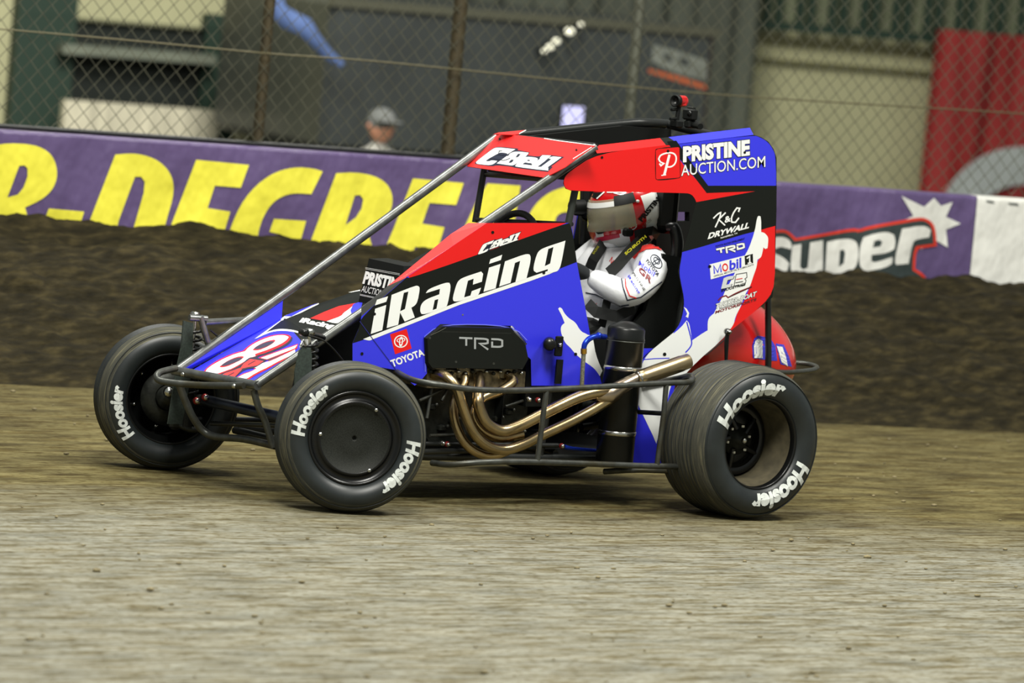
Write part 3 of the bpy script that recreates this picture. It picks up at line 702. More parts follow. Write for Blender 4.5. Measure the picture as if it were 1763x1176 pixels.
# ---------------------------------------------------------------- air box on the hood
Z9 = Z(600, 430, 9.04)
a0 = Q(635.4, 445, .10); b0 = Q(694.5, 458, -.10); c0_ = Q(616.6, 522, .10)
b0 = at(695, 458, (a0, (Vector((-1, -.0, .0))))) if False else b0
PB = plane3(a0, b0, c0_)
q1 = [at(*q, PB) for q in ((635.4, 445), (695, 458), (690, 560), (612, 541))]
dv = Q(725, 450, -.10)-b0; dv = Vector((.085, 0, .004))
g = MB(); g.poly([q1], BPLAST); back = [p+dv for p in q1]
g.add(q1+back, [(0, 4, 5, 1), (1, 5, 6, 2), (3, 7, 4, 0), (4, 7, 6, 5)], BPLAST)
for yy in ((276, 290), (296, 310)): g.dec(Z9([(265, yy[0]), (800, yy[0]+96), (798, yy[0]+100), (264, yy[0]+5)]), PB, WHITE, 1)
for yy in (690, 705): g.dec(Z9([(180, yy), (520, yy+70), (519, yy+74), (179, yy+5)]), PB, WHITE, 1)
g.text('PRISTINE', Z9([(228, 515)])[0], Z9([(825, 640)])[0], (5, -18.5), PB, WHITE, 1, .055)
g.text('AUCTION.COM', Z9([(197, 652)])[0], Z9([(700, 768)])[0], (3, -10.5), PB, WHITE, 1, .0)
g.line([Z9([(330, 135)])[0], Z9([(1120, 186)])[0]], .5, PB, DSTEEL, 1)
sub(g, 'air_box')
# ---------------------------------------------------------------- left body side panel
ZS = Z(600, 400, 4.198)
P1 = YP
side = [(838, 384), (980, 384), (985, 395), (993, 451), (1006, 520), (1020, 600), (1037, 664), (915, 664), (914, 619), (907, 612), (905, 588), (882, 561), (758, 558), (732, 580), (735, 643), (722, 658), (714, 664), (681, 637), (630, 628), (607, 621), (607, 591), (620, 560), (622, 545), (700, 477), (780, 423)]
g = MB(); g.plate([[Q(x, y, P1) for x, y in side]], V(0, .002, 0), BLUE, BPLAST)
# colour fields cut to the panel
black_f = [(965, 388), (980, 384), (985, 395), (993, 451), (962, 463), (800, 521), (632, 583), (607, 591), (620, 560), (622, 545), (700, 477.5), (707, 479)]
g.dec(black_f, P1, BLACK, 1)
g.dec([(838, 384), (975, 384), (965, 388), (933, 400), (707, 479), (702, 476), (780, 423)], P1, RED, 1)
g.dec(ZS([(105, 772), (190, 738), (800, 500), (1385, 298), (1500, 272), (1490, 292), (800, 525), (170, 775), (150, 784)]), P1, WHITE, 2)
L_ = [ [[(205, 487), (285, 462), (272, 502), (190, 528)]], [[(192, 552), (272, 525), (243, 707), (160, 735)]],
  [[(311, 452), (483, 385), (504, 387), (516, 403), (499, 497), (482, 527), (453, 545), (478, 615), (405, 645), (372, 580), (358, 668), (275, 692)], [(399, 437), (432, 428), (407, 554), (372, 571)]],
  [[(575, 410), (700, 363), (728, 365), (740, 390), (715, 525), (700, 543), (555, 592), (527, 590), (516, 572), (520, 530), (540, 500), (575, 478), (655, 448), (660, 408), (558, 440)], [(622, 490), (648, 482), (635, 552), (607, 562)]],
  [[(958, 283), (830, 325), (795, 347), (778, 378), (751, 475), (757, 495), (776, 503), (922, 466), (940, 450), (957, 400), (890, 425), (880, 457), (835, 470), (862, 350), (903, 335), (898, 378), (963, 357), (972, 300)]],
  [[(1025, 195), (1110, 162), (1100, 200), (1015, 228)]], [[(1015, 255), (1098, 228), (1062, 405), (975, 430)]],
  [[(1130, 210), (1280, 155), (1308, 160), (1320, 188), (1285, 335), (1205, 362), (1240, 206), (1202, 221), (1170, 365), (1088, 392)]],
  [[(1567, 60), (1420, 108), (1378, 130), (1358, 162), (1335, 250), (1338, 278), (1358, 292), (1440, 266), (1438, 280), (1385, 297), (1500, 288), (1523, 265), (1537, 225)], [(1443, 120), (1480, 106), (1456, 226), (1418, 244)]] ]
for loops in L_: g.dec([ZS(q) for q in loops], P1, WHITE, 3)
g.dec(ZS([(300, 737), (420, 698), (456, 840), (336, 882)]), P1, RED, 1)
c_ = ZS([(378, 788)])[0]
g.ring(c_, 12, 2.0, P1, WHITE, 2, 1, .92, 24, -.2); g.ring((c_[0], c_[1]-2.2), 7.6, 1.7, P1, WHITE, 3, 1, .52, 24, -.2); g.ring((c_[0], c_[1]+.5), 3.4, 1.6, P1, WHITE, 4, 1, 2.6, 24, .1)
g.text('TOYOTA', ZS([(318, 972)])[0], ZS([(548, 888)])[0], (-4, -10.5), P1, WHITE, 2, .035)
g.dec(ZS([(1515, 552), (1525, 542), (1542, 548), (1556, 580), (1590, 620), (1640, 650), (1668, 700), (1690, 722), (1712, 730), (1730, 742), (1763, 746), (1790, 900), (1835, 1000), (1816, 1040), (1780, 985), (1700, 930), (1640, 880), (1600, 830), (1565, 800), (1540, 740), (1532, 700), (1540, 672), (1562, 655), (1540, 600)]), P1, WHITE, 1)
for x, y in ((96, 877), (186, 590), (1640, 880), (1410, 292), (1050, 4), (247, 970)):
    c_ = ZS([(x, y)])[0]
    if (x, y) == (247, 970): continue
    if (x, y) == (1050, 4): c_ = (848, 400)
    g.ring(c_, 2.6, 9, P1, BPLAST, 5)
g.ring(ZS([(825, 596)])[0], 1.5, 9, P1, CHROME, 3)
# seam between the front and rear halves
g.line([(619, 553), (641, 583), (681, 636)], 1.2, P1, mat('seam', (30, 32, 110), .5), 5)
# rim of the engine cut-out
g.line([(732, 640), (731, 579), (757, 557.5), (883, 560), (907, 586)], 1.6, P1, mat('blue_edge', (110, 116, 240), .35), 4)
for px, py, s_, tl in ((824, 440, .55, -1),): pass
def cbell(g, p0, p1, up, pl, k):
    """slab italic lettering, white with a dark outline, traced once and laid on either panel"""
    dx, dy = p1[0]-p0[0], p1[1]-p0[1]
    def f(q):
        x, y = q[0]-45, q[1]-440; det = 1305*-240-270*130; a_ = (x*-240-270*y)/det; b_ = (1305*y-130*x)/det
        return (p0[0]+dx*a_+up[0]*b_, p0[1]+dy*a_+up[1]*b_)
    def d(loops, mt, la): g.dec([[f(q) for q in L] for L in loops], pl, mt, la)
    NV_ = mat('navy_outline', (24, 30, 52), .5)
    d([[(30, 415), (330, 170), (400, 140), (480, 130), (815, 165), (790, 190), (1010, 232), (975, 285), (1180, 312), (1240, 262), (1625, 312), (1390, 485), (1420, 495), (1330, 582), (730, 510), (700, 490), (400, 462), (345, 488), (50, 448), (30, 435)]], NV_, 2)
    d([[(50, 415), (60, 395), (350, 170), (410, 152), (480, 148), (755, 178), (610, 268), (600, 250), (500, 235), (440, 255), (280, 345), (225, 385), (245, 395), (300, 392), (320, 375), (430, 388), (330, 472), (65, 440)]], WHITE, 3)
    d([[(720, 212), (985, 240), (985, 262), (935, 310), (895, 345), (850, 365), (810, 410), (730, 462), (680, 472), (420, 432), (600, 300)], [(800, 262), (850, 266), (800, 322), (755, 325)], [(680, 362), (725, 364), (700, 410), (665, 425), (630, 420)]], WHITE, 4)
    d([[(890, 330), (960, 312), (1130, 330), (1155, 350), (1145, 385), (1050, 470), (885, 448), (930, 420), (1040, 432), (1060, 410), (1000, 440), (1330, 500), (1345, 560), (1310, 562), (770, 495), (750, 480), (760, 460)], [(975, 368), (1020, 372), (1005, 394), (965, 390)]], WHITE, 5)
    d([[(885, 447), (925, 418), (1045, 435), (1045, 468)]], NV_, 6)
    d([[(1240, 285), (1395, 295), (1180, 480), (1160, 492), (1060, 500), (1030, 480), (1200, 345), (1190, 335)]], WHITE, 6)
    d([[(1410, 305), (1580, 325), (1330, 505), (1350, 520), (1310, 560), (1200, 545), (1215, 490), (1385, 355), (1345, 345)]], WHITE, 6)
    d([[(1340, 352), (1400, 358), (1215, 495), (1155, 492)]], NV_, 7)
    for L in ([(455, 212), (520, 210)], [(470, 215), (450, 270)], [(430, 272), (560, 285)], [(500, 262), (520, 290), (550, 262), (575, 300), (600, 268), (620, 300), (650, 262)], [(300, 345), (470, 355), (520, 385), (600, 370), (660, 340)]): g.line([f(q) for q in L], k*.75, pl, NV_, 7)
cbell(g, (823.5, 438.5), (892, 413), (6.0, -14.3), P1, .7)
sub(g, 'body_side_panel')
# the folded top edge of the panel
g = MB()
fo = [(838, 384), (780, 423), (700, 477.5), (622, 545)]; ou = [(806, 384), (776, 403), (668, 492), (622, 530)]
yo = [-.297]*4
IN = [Q(x, y, P1) for x, y in fo]; OU = [Q(x, y, yy) for (x, y), yy in zip(ou, yo)]
g.add([IN[0], OU[0], OU[1], IN[1]], [(0, 1, 2, 3)], RED)
t_ = .42; m1 = IN[1]; 
IMid = IN[2]; OMid = OU[2].lerp(OU[3], .0)
g.add([IN[1], OU[1], OU[2], IN[2]], [(0, 1, 2, 3)], RED)
g.add([IN[2], OU[2], OU[3], IN[3]], [(0, 1, 2, 3)], BLACK)
sub(g, 'side_panel_top_fold')
# lower body side behind the exhaust, in front of the rear tyre
g = MB(); low = [(1090, 600), (1180, 600), (1165, 650), (1150, 720), (1150, 800), (1068, 800), (1075, 700)]
g.plate([[Q(x, y, -.31) for x, y in low]], V(0, .003, 0), BLUE)
ZT = Z(1000, 540, 4.2)
g.dec(ZT([(420, 560), (430, 380), (700, 380), (640, 560), (610, 700), (545, 940), (520, 880), (450, 735), (405, 640)]), -.31, WHITE, 1)
sub(g, 'lower_side_panel')
# ---------------------------------------------------------------- cockpit side (sail) panel
ZA = Z(1140, 210, 7.84); ZB = Z(1180, 360, 5.88); ZC = Z(1080, 150, 2.353)
sail = [(1028, 264), (1297, 232), (1310, 236), (1323, 244), (1332, 257), (1337, 272), (1337, 360), (1334, 470), (1330, 512), (1262, 566), (1196, 625), (1170, 655), (1106, 668), (1100, 625), (1112, 611), (1140, 588), (1160, 572), (1172, 553), (1178, 520), (1172, 490), (1168, 468), (1172, 445), (1180, 420), (1197, 352), (1196, 342), (1190, 334), (1178, 332), (985, 329), (974, 325), (970, 316), (972, 305), (980, 296)]
g = MB(); g.plate([[Q(x, y, P1) for x, y in sail]], V(0, .002, 0), BLACK, BPLAST)
g.dec([(1152, 250), (1296, 232.5), (1309, 236.5), (1322, 244.5), (1331, 257), (1336, 272), (1336.3, 361), (1219, 319.7)] if 0 else [(1150, 250.5), (1296, 232.5), (1309, 236.5), (1322, 244.5), (1331, 257), (1336, 272), (1336.3, 366), (1224, 364), (1165, 275)], P1, BLUE, .3)
g.dec([(1174.5, 434)]+ZB([(150, 385), (600, 252), (760, 212)])+[(1320, 480), (1262, 566), (1196, 625), (1170, 654), (1106, 667), (1101, 626), (1112, 612), (1140, 589), (1160, 573), (1173, 553), (1179, 520), (1173, 490), (1169, 468), (1173, 445)], P1, BLUE, .3)
g.dec([(1028, 264), (1144, 250), (1152, 250)] + ZA([(170, 410), (330, 640), (430, 740), (600, 960), (1260, 935), (460, 1082)]) + [(1196.5, 342), (1190, 334), (1178, 332), (985, 329), (974, 325), (970, 316), (972, 305), (980, 296)], P1, RED, 1.4)
g.dec(ZA([(60, 265), (190, 250), (245, 330), (360, 500), (500, 700), (620, 860), (1545, 860)]) + [(1336.5, 362), (1334.5, 388)] + ZB([(760, 212), (600, 252), (150, 385)]) + [(1174, 434), (1180, 420), (1197, 352), (1198.6, 348)] + ZA([(460, 1082), (1260, 935), (600, 960), (430, 740), (200, 450)]), P1, BLACK, 2)
g.dec([(1334.5, 389)] + ZB([(760, 210), (770, 235), (820, 270), (838, 310), (830, 395), (800, 400), (785, 385), (770, 480), (730, 520), (700, 640), (650, 790), (610, 900), (560, 990), (520, 1060), (490, 1176)]) + [(1236, 592), (1262, 566), (1330, 512), (1334, 470)], P1, RED, 1)
white_m = ZB([(725, 80), (742, 68), (760, 75), (766, 130), (766, 232), (800, 240), (835, 280), (838, 320), (830, 395), (808, 404), (788, 388), (778, 440), (765, 490), (728, 512), (722, 580), (690, 670), (650, 790), (600, 870), (556, 990), (500, 1100), (488, 1176)]) + [(1240, 588), (1200, 622), (1170, 655), (1106, 668), (1100, 640), (1112, 611), (1140, 588), (1160, 572)] + ZC([(185, 1000), (215, 975), (240, 945), (250, 955), (256, 990), (262, 1026), (300, 1000), (325, 985), (325, 940), (345, 920)]) + ZB([(285, 1060), (300, 1030), (380, 880), (400, 830), (480, 690), (500, 640), (600, 470), (640, 400), (700, 230)])
g.dec(white_m, P1, WHITE, 3)
g.dec(ZC([(228, 890), (240, 898), (250, 915), (246, 935), (236, 930), (242, 918), (236, 905)]), P1, WHITE, 3)
g.line(ZC([(240, 950), (256, 1010), (262, 1040), (250, 1060), (235, 1075)]), 2.2, P1, BLUE, 4)
g.line(ZC([(62, 1104), (110, 1100), (170, 1098)]), 1.6, P1, BLUE, 4)
# maker's marks
g.dec([ZA([(0, 350), (40, 340), (220, 330), (240, 345), (248, 740), (230, 762), (-30, 790), (-80, 780), (-95, 760), (-98, 380), (-80, 360)])], P1, BLACK, 3)
g.dec([ZA([(-60, 365), (215, 340), (230, 352), (238, 735), (222, 752), (-70, 776), (-86, 760), (-88, 385)])], P1, RED, 4)
g.line(ZA([(95, 440), (70, 540), (45, 640), (25, 716)]), 4.2, P1, WHITE, 5); g.line(ZA([(-15, 722), (50, 712)]), 1.7, P1, WHITE, 5)
g.line(ZA([(-40, 560), (-20, 590), (20, 560), (-30, 540), (-50, 500), (-30, 450), (30, 425), (100, 412), (160, 425), (188, 470), (185, 530), (160, 580), (110, 608), (70, 606)]), 2.6, P1, WHITE, 5)
g.text('PRISTINE', ZA([(290, 530)])[0], ZA([(1168, 437)])[0], (0, -23.5), P1, WHITE, 5, .055, BLACK, .03)
g.text('AUCTION.COM', ZA([(255, 728)])[0], ZA([(1388, 605)])[0], (0, -18.5), P1, WHITE, 5, .004, BLACK, .025)
g.line(ZB([(280, 95), (330, 45), (355, 35), (350, 80), (300, 185)]), 2.4, P1, WHITE, 4); g.line(ZB([(405, 35), (335, 105), (400, 165)]), 2.4, P1, WHITE, 4)
g.text('&', ZB([(398, 138)])[0], ZB([(452, 122)])[0], (0, -10), P1, WHITE, 4, .03)
g.line(ZB([(535, 28), (548, -8), (520, -12), (488, 30), (462, 90), (468, 132), (505, 134), (540, 88)]), 2.5, P1, WHITE, 4)
g.text('DRYWALL', ZB([(228, 300)])[0], ZB([(635, 190)])[0], (3, -9.5), P1, WHITE, 4, .045)
g.text('MANSFIELD, TX', ZB([(355, 300)])[0], ZB([(525, 250)])[0], (0, -2.4), P1, WHITE, 4, .02)
g.text('TOYOTA RACING DEVELOPMENT', ZB([(302, 388)])[0], ZB([(598, 308)])[0], (0, -3.0), P1, BLACK, 4, .02)
def trd(g, pl, f, wpx, mt, la, ol=None):
    S_ = [[(0, .94), (.30, .94)], [(.16, .94), (.16, .25)], [(.36, -.02), (.36, .94), (.60, .94), (.65, .86), (.65, .58), (.60, .5), (.46, .5), (.66, -.02)], [(.73, .94), (.93, .94), (.98, .84), (.98, .36), (.93, .26), (.75, .26), (.75, .72)]]
    for s_ in S_:
        if ol: g.line([f(*q) for q in s_], wpx+1.6, pl, ol, la-1)
        g.line([f(*q) for q in s_], wpx, pl, mt, la)
def frame(p0, p1, up): return lambda x, y: (p0[0]+(p1[0]-p0[0])*x+up[0]*y, p0[1]+(p1[1]-p0[1])*x+up[1]*y)
trd(g, P1, frame(ZB([(318, 468)])[0], ZB([(600, 405)])[0], (-1.5, -10.5)), 3.2, WHITE, 5, BLACK)
g.dec(ZB([(243, 560), (682, 448), (690, 585), (255, 712)]), P1, WHITE, 4)
g.line([ZB([p_])[0] for p_ in ((292, 655), (285, 575), (325, 640), (352, 558), (360, 640))], 2.3, P1, BLUE, 5); g.ring(ZB([(400, 590)])[0], 6.4, 2.4, P1, RED, 5, .8, 1.1)
g.text('bil', ZB([(448, 616)])[0], ZB([(560, 588)])[0], (0, -16), P1, BLUE, 5, .03)
g.dec(ZB([(597, 475), (680, 452), (684, 545), (602, 567)]), P1, BLACK, 5); g.line(ZB([(618, 500), (648, 478), (648, 545)]), 2.4, P1, WHITE, 6); g.line(ZB([(628, 549), (666, 541)]), 2, P1, WHITE, 6)
g.text('OFFICIAL MOTOR OIL & LUBRICANTS', ZB([(285, 690)])[0], ZB([(688, 570)])[0], (0, -2.8), P1, BLACK, 5, .01)
CBW = mat('grey_white_print', (205, 208, 210), .5)
cx1 = ZB([(495, 672), (420, 682), (385, 700), (358, 808), (455, 790), (470, 752), (412, 765), (425, 718), (480, 705)]); g.dec([(x+.9, y+.9) for x, y in cx1], P1, BLACK, 4); g.dec(cx1, P1, CBW, 5)
cx2 = ZB([(512, 660), (618, 642), (622, 690), (600, 706), (612, 722), (600, 768), (490, 782), (500, 720)]); g.line(cx2, 1.1, P1, BLACK, 5, True); g.line(ZB([(510, 712), (575, 700)]), 1.2, P1, RED, 6); g.line(ZB([(505, 745), (580, 732)]), 1.1, P1, BLACK, 6)
g.text('INDUSTRIES', ZB([(362, 838)])[0], ZB([(602, 772)])[0], (.4, -4.5), P1, BLACK, 5, .03)
g.line(ZB([(330, 925), (360, 890), (410, 876), (430, 896), (520, 845), (670, 785)]), 2.2, P1, mat('dark_red', (120, 28, 34), .5), 4); g.line(ZB([(440, 892), (670, 788)]), 1, P1, BLACK, 5)
g.text('TUCKER-BOAT', ZB([(298, 1008)])[0], ZB([(708, 880)])[0], (2, -8), P1, WHITE, 5, .025, BLACK, .05)
g.text('MOTORSPORTS', ZB([(300, 1058)])[0], ZB([(712, 925)])[0], (1, -4.4), P1, mat('dark_red', (120, 28, 34), .5), 5, .04)
g.line(ZB([(340, 1010), (570, 940)]), 1.0, P1, BLACK, 4)
for c_, r_ in ((ZA([(75, 392)])[0], 2.3), (ZA([(1110, 412)])[0], 2.3), (ZB([(243, 580)])[0], 2.6), (ZC([(150, 1082)])[0], 3), ((1036, 271), 2.2)): g.ring(c_, r_, 9, P1, BPLAST, 7)
sub(g, 'cockpit_side_panel')
g = MB(); a, b2, c, d = Q(1028, 264, P1), Q(1297, 232, P1), Q(1291, 220, -.285), Q(1022, 251, -.285)
def lr(p, q, t): return p.lerp(q, t)
g.add([a, lr(a, b2, .435), lr(d, c, .42), d], [(0, 1, 2, 3)], RED); g.add([lr(a, b2, .435), lr(a, b2, .515), lr(d, c, .475), lr(d, c, .42)], [(0, 1, 2, 3)], BLACK); g.add([lr(a, b2, .515), b2, c, lr(d, c, .475)], [(0, 1, 2, 3)], BLUE)
sub(g, 'cockpit_panel_top_fold')
# bracket and bolt low on the panel
g = MB(); c = Q(1253, 571, -.345); g.ball(c, .013, DARKM, 12); g.lathe([(0, -.018), (.006, -.018), (.006, -.01), (.012, -.008), (.012, .01), (0, .01)], c, (0, 1, 0), CHROME, 10); g.tube([c, Q(1251, 585, -.34), Q(1250, 625, -.34)], [.007, .009, .006], BPLAST); g.tube([Q(1246, 586, -.34), Q(1215, 612, -.335)], .002, BPLAST); sub(g, 'rear_shock_top')
# ---------------------------------------------------------------- windscreen visor panel
PV = plane3(Q(804, 287, .288), Q(938, 306, -.282), Q(857, 231, .288))
ZV = Z(800, 210, 5.113)
g = MB(); g.plate([[at(*q, PV) for q in ZV([(20, 390), (125, 215), (260, 105), (420, 112), (540, 125), (700, 145), (820, 160), (1150, 208), (1120, 225), (1000, 310), (880, 400), (705, 490)])]], V(.002, 0, -.002), mat('red_visor_vinyl', (236, 40, 40), .4, coat=.1))
cbell(g, (819.3, 282.4), (945.2, 295), (26, -23.1), PV, 1.3)
for x, y in ((310, 152), (985, 248)): g.ring(ZV([(x, y)])[0], 1.8, 9, PV, BPLAST, 5)
g.line(ZV([(700, 145), (820, 165), (1150, 207)]), 1.3, PV, WHITE, 2)
g.line(ZV([(955, 325), (1120, 222)]), 1.2, PV, WHITE, 2)
sub(g, 'visor_panel')
g = MB(); PR = plane3(Q(857, 229, .25), Q(1025, 251, -.28), Q(905, 225, .25)); g.plate([[at(*q, PR) for q in ZV([(260, 105), (300, 92), (540, 70), (480, 105), (420, 112)])]], V(0, 0, -.002), RED); g.line(ZV([(480, 104), (540, 72)]), 1.4, PR, WHITE, 1); sub(g, 'roof_flap')
#%%MECH
# ---------------------------------------------------------------- wheels
def tyre_text(g, st, a0, a1, r0, r1, yfun, mt):
    """lettering bent round the sidewall, clockwise from a0 to a1 (degrees)"""
    vs, fs, x0, x1, ch = glyphs(st, .05); out = []
    tris = []
    def sd(t, k):
        if k == 0: tris.append(t); return
        a, b2, c = t; m_ = lambda p, q: ((p[0]+q[0])/2, (p[1]+q[1])/2); ab, bc, ca = m_(a, b2), m_(b2, c), m_(c, a)
        for q in ((a, ab, ca), (ab, b2, bc), (ca, bc, c), (ab, bc, ca)): sd(q, k-1)
    for f in fs:
        for k in range(1, len(f)-1): sd((vs[f[0]], vs[f[k]], vs[f[k+1]]), 3)
    vs = [p for t in tris for p in t]; fs = [(3*i, 3*i+1, 3*i+2) for i in range(len(tris))]
    for x, y in vs:
        t = (x-x0)/(x1-x0); sl = y/ch*.03; A = math.radians(a0+(a1-a0)*(t+sl)); r = r0+(r1-r0)*y/ch
        out.append(Vector((math.cos(A)*r, yfun(r)-.0026, math.sin(A)*r)))
    g.add(out, fs, mt)
def interp(prof):
    P = sorted(prof)
    def f(r):
        for (ra, ya), (rb, yb) in zip(P[:-1], P[1:]):
            if ra <= r <= rb: return ya+(yb-ya)*(r-ra)/((rb-ra) or 1)
        return P[-1][1]
    return f
def make_wheel(name, c, rot, R, W, rim, kind, texts, text_r, cam_=0):
    """axis along local Y; the visible face is at -Y"""
    h = W/2; BL = BGLOSS
    w = MB()
    if kind == 'covered':
        prof = [(0.0, -h+.034), (.007, -h+.034), (.0075, -h+.0235), (.012, -h+.0225), (rim*.35, -h+.0225), (rim*.70, -h+.0225), (rim*.74, -h+.012), (rim*.78, -h+.012), (rim*.81, -h+.022), (rim*.93, -h+.026), (rim*.95, -h+.012), (rim*1.0, -h+.010), (rim*1.02, -h+.022), (rim*1.0, -h+.05), (rim*.9, -h+.09), (rim*.9, h-.09), (rim, h-.04), (rim*1.02, h-.02), (rim*.98, h-.012), (rim*.9, h-.06), (0, h-.07)]
    elif kind == 'deep':
        prof = [(.0, h*.15), (.05, h*.15), (.075, h*.10), (rim*.62, h*.2), (rim*.80, h*.25), (rim*.84, h*.1), (rim*.86, -h*.25), (rim*.90, -h*.42), (rim*.92, -h*.6), (rim*.955, -h*.74), (rim*.965, -h+.018), (rim*1.0, -h+.010), (rim*1.02, -h+.022), (rim, -h+.05), (rim*.9, -h+.1), (rim*.9, h-.1), (rim, h-.04), (rim*1.02, h-.02), (rim*.97, h-.012), (rim*.9, h-.06), (rim*.6, h*.3), (0, h*.3)]
    else:
        prof = [(.03, h*.55), (rim*.5, h*.5), (rim*.80, h*.40), (rim*.85, h*.1), (rim*.86, -h*.4), (rim*.93, -h*.6), (rim*.96, -h+.018), (rim*1.0, -h+.010), (rim*1.02, -h+.022), (rim, -h+.05), (rim*.9, -h+.09), (rim*.9, h-.09), (rim, h-.04), (rim*1.02, h-.02), (rim*.97, h-.012), (rim*.9, h-.03), (rim*.5, h*.55), (.03, h*.6)]
    ml = [BL]*(len(prof)-1)
    if kind == 'deep': ml[5:9] = [DUSTB]*4
    if kind == 'covered': ml[0:6] = [mat('speckled_black_cover', (30, 32, 28), .6, var=.5, vscale=260, spec=.2)]*6
    w.lathe(prof, (0, 0, 0), (0, 1, 0), ml, 64)
    o = bpy.data.objects.new(name, bpy.data.meshes.new(name)); col.objects.link(o)
    me = o.data; me.from_pydata([tuple(v) for v in w.v], [], w.f)
    for mt in w.mats: me.materials.append(mt)
    for p, k_ in zip(me.polygons, w.m): p.use_smooth = True; p.material_index = k_
    o.parent = car; o.location = Vector(c)-ROOT; o.rotation_euler = (cam_, 0, rot); WLOC[o.name] = Vector((0, 0, 0))
    # tyre
    t = MB(); sh = .86
    tp = [(rim*.985, -h+.028), (rim*1.01, -h+.012), (rim*1.08, -h+.002), (rim+(R-rim)*.32, -h-.010), (rim+(R-rim)*.52, -h-.010), (rim+(R-rim)*.70, -h-.002), (rim+(R-rim)*.84, -h+.012), (rim+(R-rim)*.93, -h+.030), (R*.992, -h+.055), (R, -h*.4), (R*1.003, 0), (R, h*.4), (R*.992, h-.055), (rim+(R-rim)*.93, h-.03), (rim+(R-rim)*.84, h-.012), (rim+(R-rim)*.5, h+.01), (rim+(R-rim)*.3, h+.01), (rim*1.08, h-.002), (rim*1.01, h-.012), (rim*.985, h-.028)]
    mm = []
    for k in range(len(tp)-1): mm.append(TREAD if 7 <= k <= 12 else TYRE)
    mm[6] = TREAD
    if kind != 'deep': mm[5] = TREAD
    t.lathe(tp, (0, 0, 0), (0, 1, 0), mm, 96)
    for k in range(1, 9):                                   # grooves worn round the tread
        yy = -h+.05+(W-.10)*k/9
        t.lathe([(R*1.0, yy-.0016), (R*1.008, yy-.001), (R*1.008, yy+.001), (R*1.0, yy+.0016)], (0, 0, 0), (0, 1, 0), TYRE, 96)
    t.lathe([(rim+(R-rim)*.80, -h+.0085), (rim+(R-rim)*.815, -h+.004), (rim+(R-rim)*.83, -h+.0105)], (0, 0, 0), (0, 1, 0), TYRE, 96)
    f = interp([(r, y) for r, y in tp[:9]])
    for (st, a0, a1) in texts: tyre_text(t, st, a0, a1, text_r[0], text_r[1], f, LETTER)
    t.build('tire', o)
    return o, h
S5 = 5
lf, h = make_wheel('front_wheel', (.045, -.565, .266), math.radians(-24), .266, .20, .168, 'covered', [('Hoosier', 181, 124), ('Hoosier', 2, -58)], (.188, .232), math.radians(-2))
for a in (172, 52, -66):
    A = math.radians(a+5); MB().lathe([(0, -.003), (.006, -.002), (.007, 0)], (math.cos(A)*.126, -h+.012, math.sin(A)*.126), (0, 1, 0), CHROME, 12).build('cover_fastener', lf)
rf, h = make_wheel('front_wheel', (0.0, .56, .266), math.radians(-22), .266, .20, .168, 'inner', [('Hoosier', 226, 170)], (.188, .232), 0)
g = MB(); g.lathe([(0, -.09), (.028, -.09), (.030, -.06), (.044, -.058), (.046, -.03), (.052, -.028), (.06, .04)], (0, 0, 0), (0, 1, 0), DARKM, 24); g.build('hub', rf)
g = MB(); g.lathe([(.05, -.035), (.105, -.035), (.105, -.028), (.05, -.028)], (0, 0, 0), (0, 1, 0), DARKM, 40); g.build('brake_disc', rf)
g = MB(); g.box((.07, -.05, .05), .05, .05, .09, DARKM, bev=.008); g.box((.07, -.08, .05), .03, .02, .04, CHROME, bev=.004); g.build('brake_caliper', rf)
for k in range(6):
    A = math.radians(20+k*60); MB().ball((math.cos(A)*.118, .045, math.sin(A)*.118), .009, CHROME, 8).build('wheel_bolt', rf)
g = MB(); g.box((.02, -.11, -.03), .05, .05, .16, DARKM, bev=.012); g.tube([(.03, -.12, -.09), (.06, -.16, -.1), (.12, -.16, -.1)], .012, DARKM); g.ball((-.02, -.13, .03), .022, CHROME, 12); g.build('steering_knuckle', rf)
lr_, h = make_wheel('rear_wheel', (1.80, -.595, .286), 0, .287, .30, .170, 'deep', [('Hoosier', 163, 72), ('Hoosier', -19, -98)], (.188, .246))
g = MB(); g.lathe([(0, -.035), (.016, -.035), (.018, -.02), (.034, -.018), (.036, .0), (.06, .004), (.062, .03)], (0, 0, 0), (0, 1, 0), DARKM, 28); g.ball((0, -.038, 0), .012, CHROME, 12); g.build('hub', lr_)
for k in range(6):
    A = math.radians(k*60+12); MB().box((math.cos(A)*.052, -.0, math.sin(A)*.052), .014, .018, .014, CHROME, bev=.003).build('wheel_nut', lr_)
g = MB()
for k in range(5):
    A = math.radians(k*72+30); g.tube([(math.cos(A)*.04, .005, math.sin(A)*.04), (math.cos(A+.25)*.128, .012, math.sin(A+.25)*.128)], [.014, .009], BGLOSS, 8)
g.lathe([(.108, .004), (.122, -.004), (.134, .004)], (0, 0, 0), (0, 1, 0), BGLOSS, 48); g.build('wheel_center', lr_)
rr, h = make_wheel('rear_wheel', (1.80, .60, .30), 0, .30, .34, .170, 'inner', [], (.19, .24))
g = MB(); g.tube([V(1.80, -.52, .286), V(1.80, .5, .295)], .024, DARKM); g.lathe([(.02, -.03), (.12, -.02), (.15, 0), (.12, .02), (.02, .03)], V(1.80, -.0, .29), (0, 1, 0), DARKM, 32); sub(g, 'rear_axle')
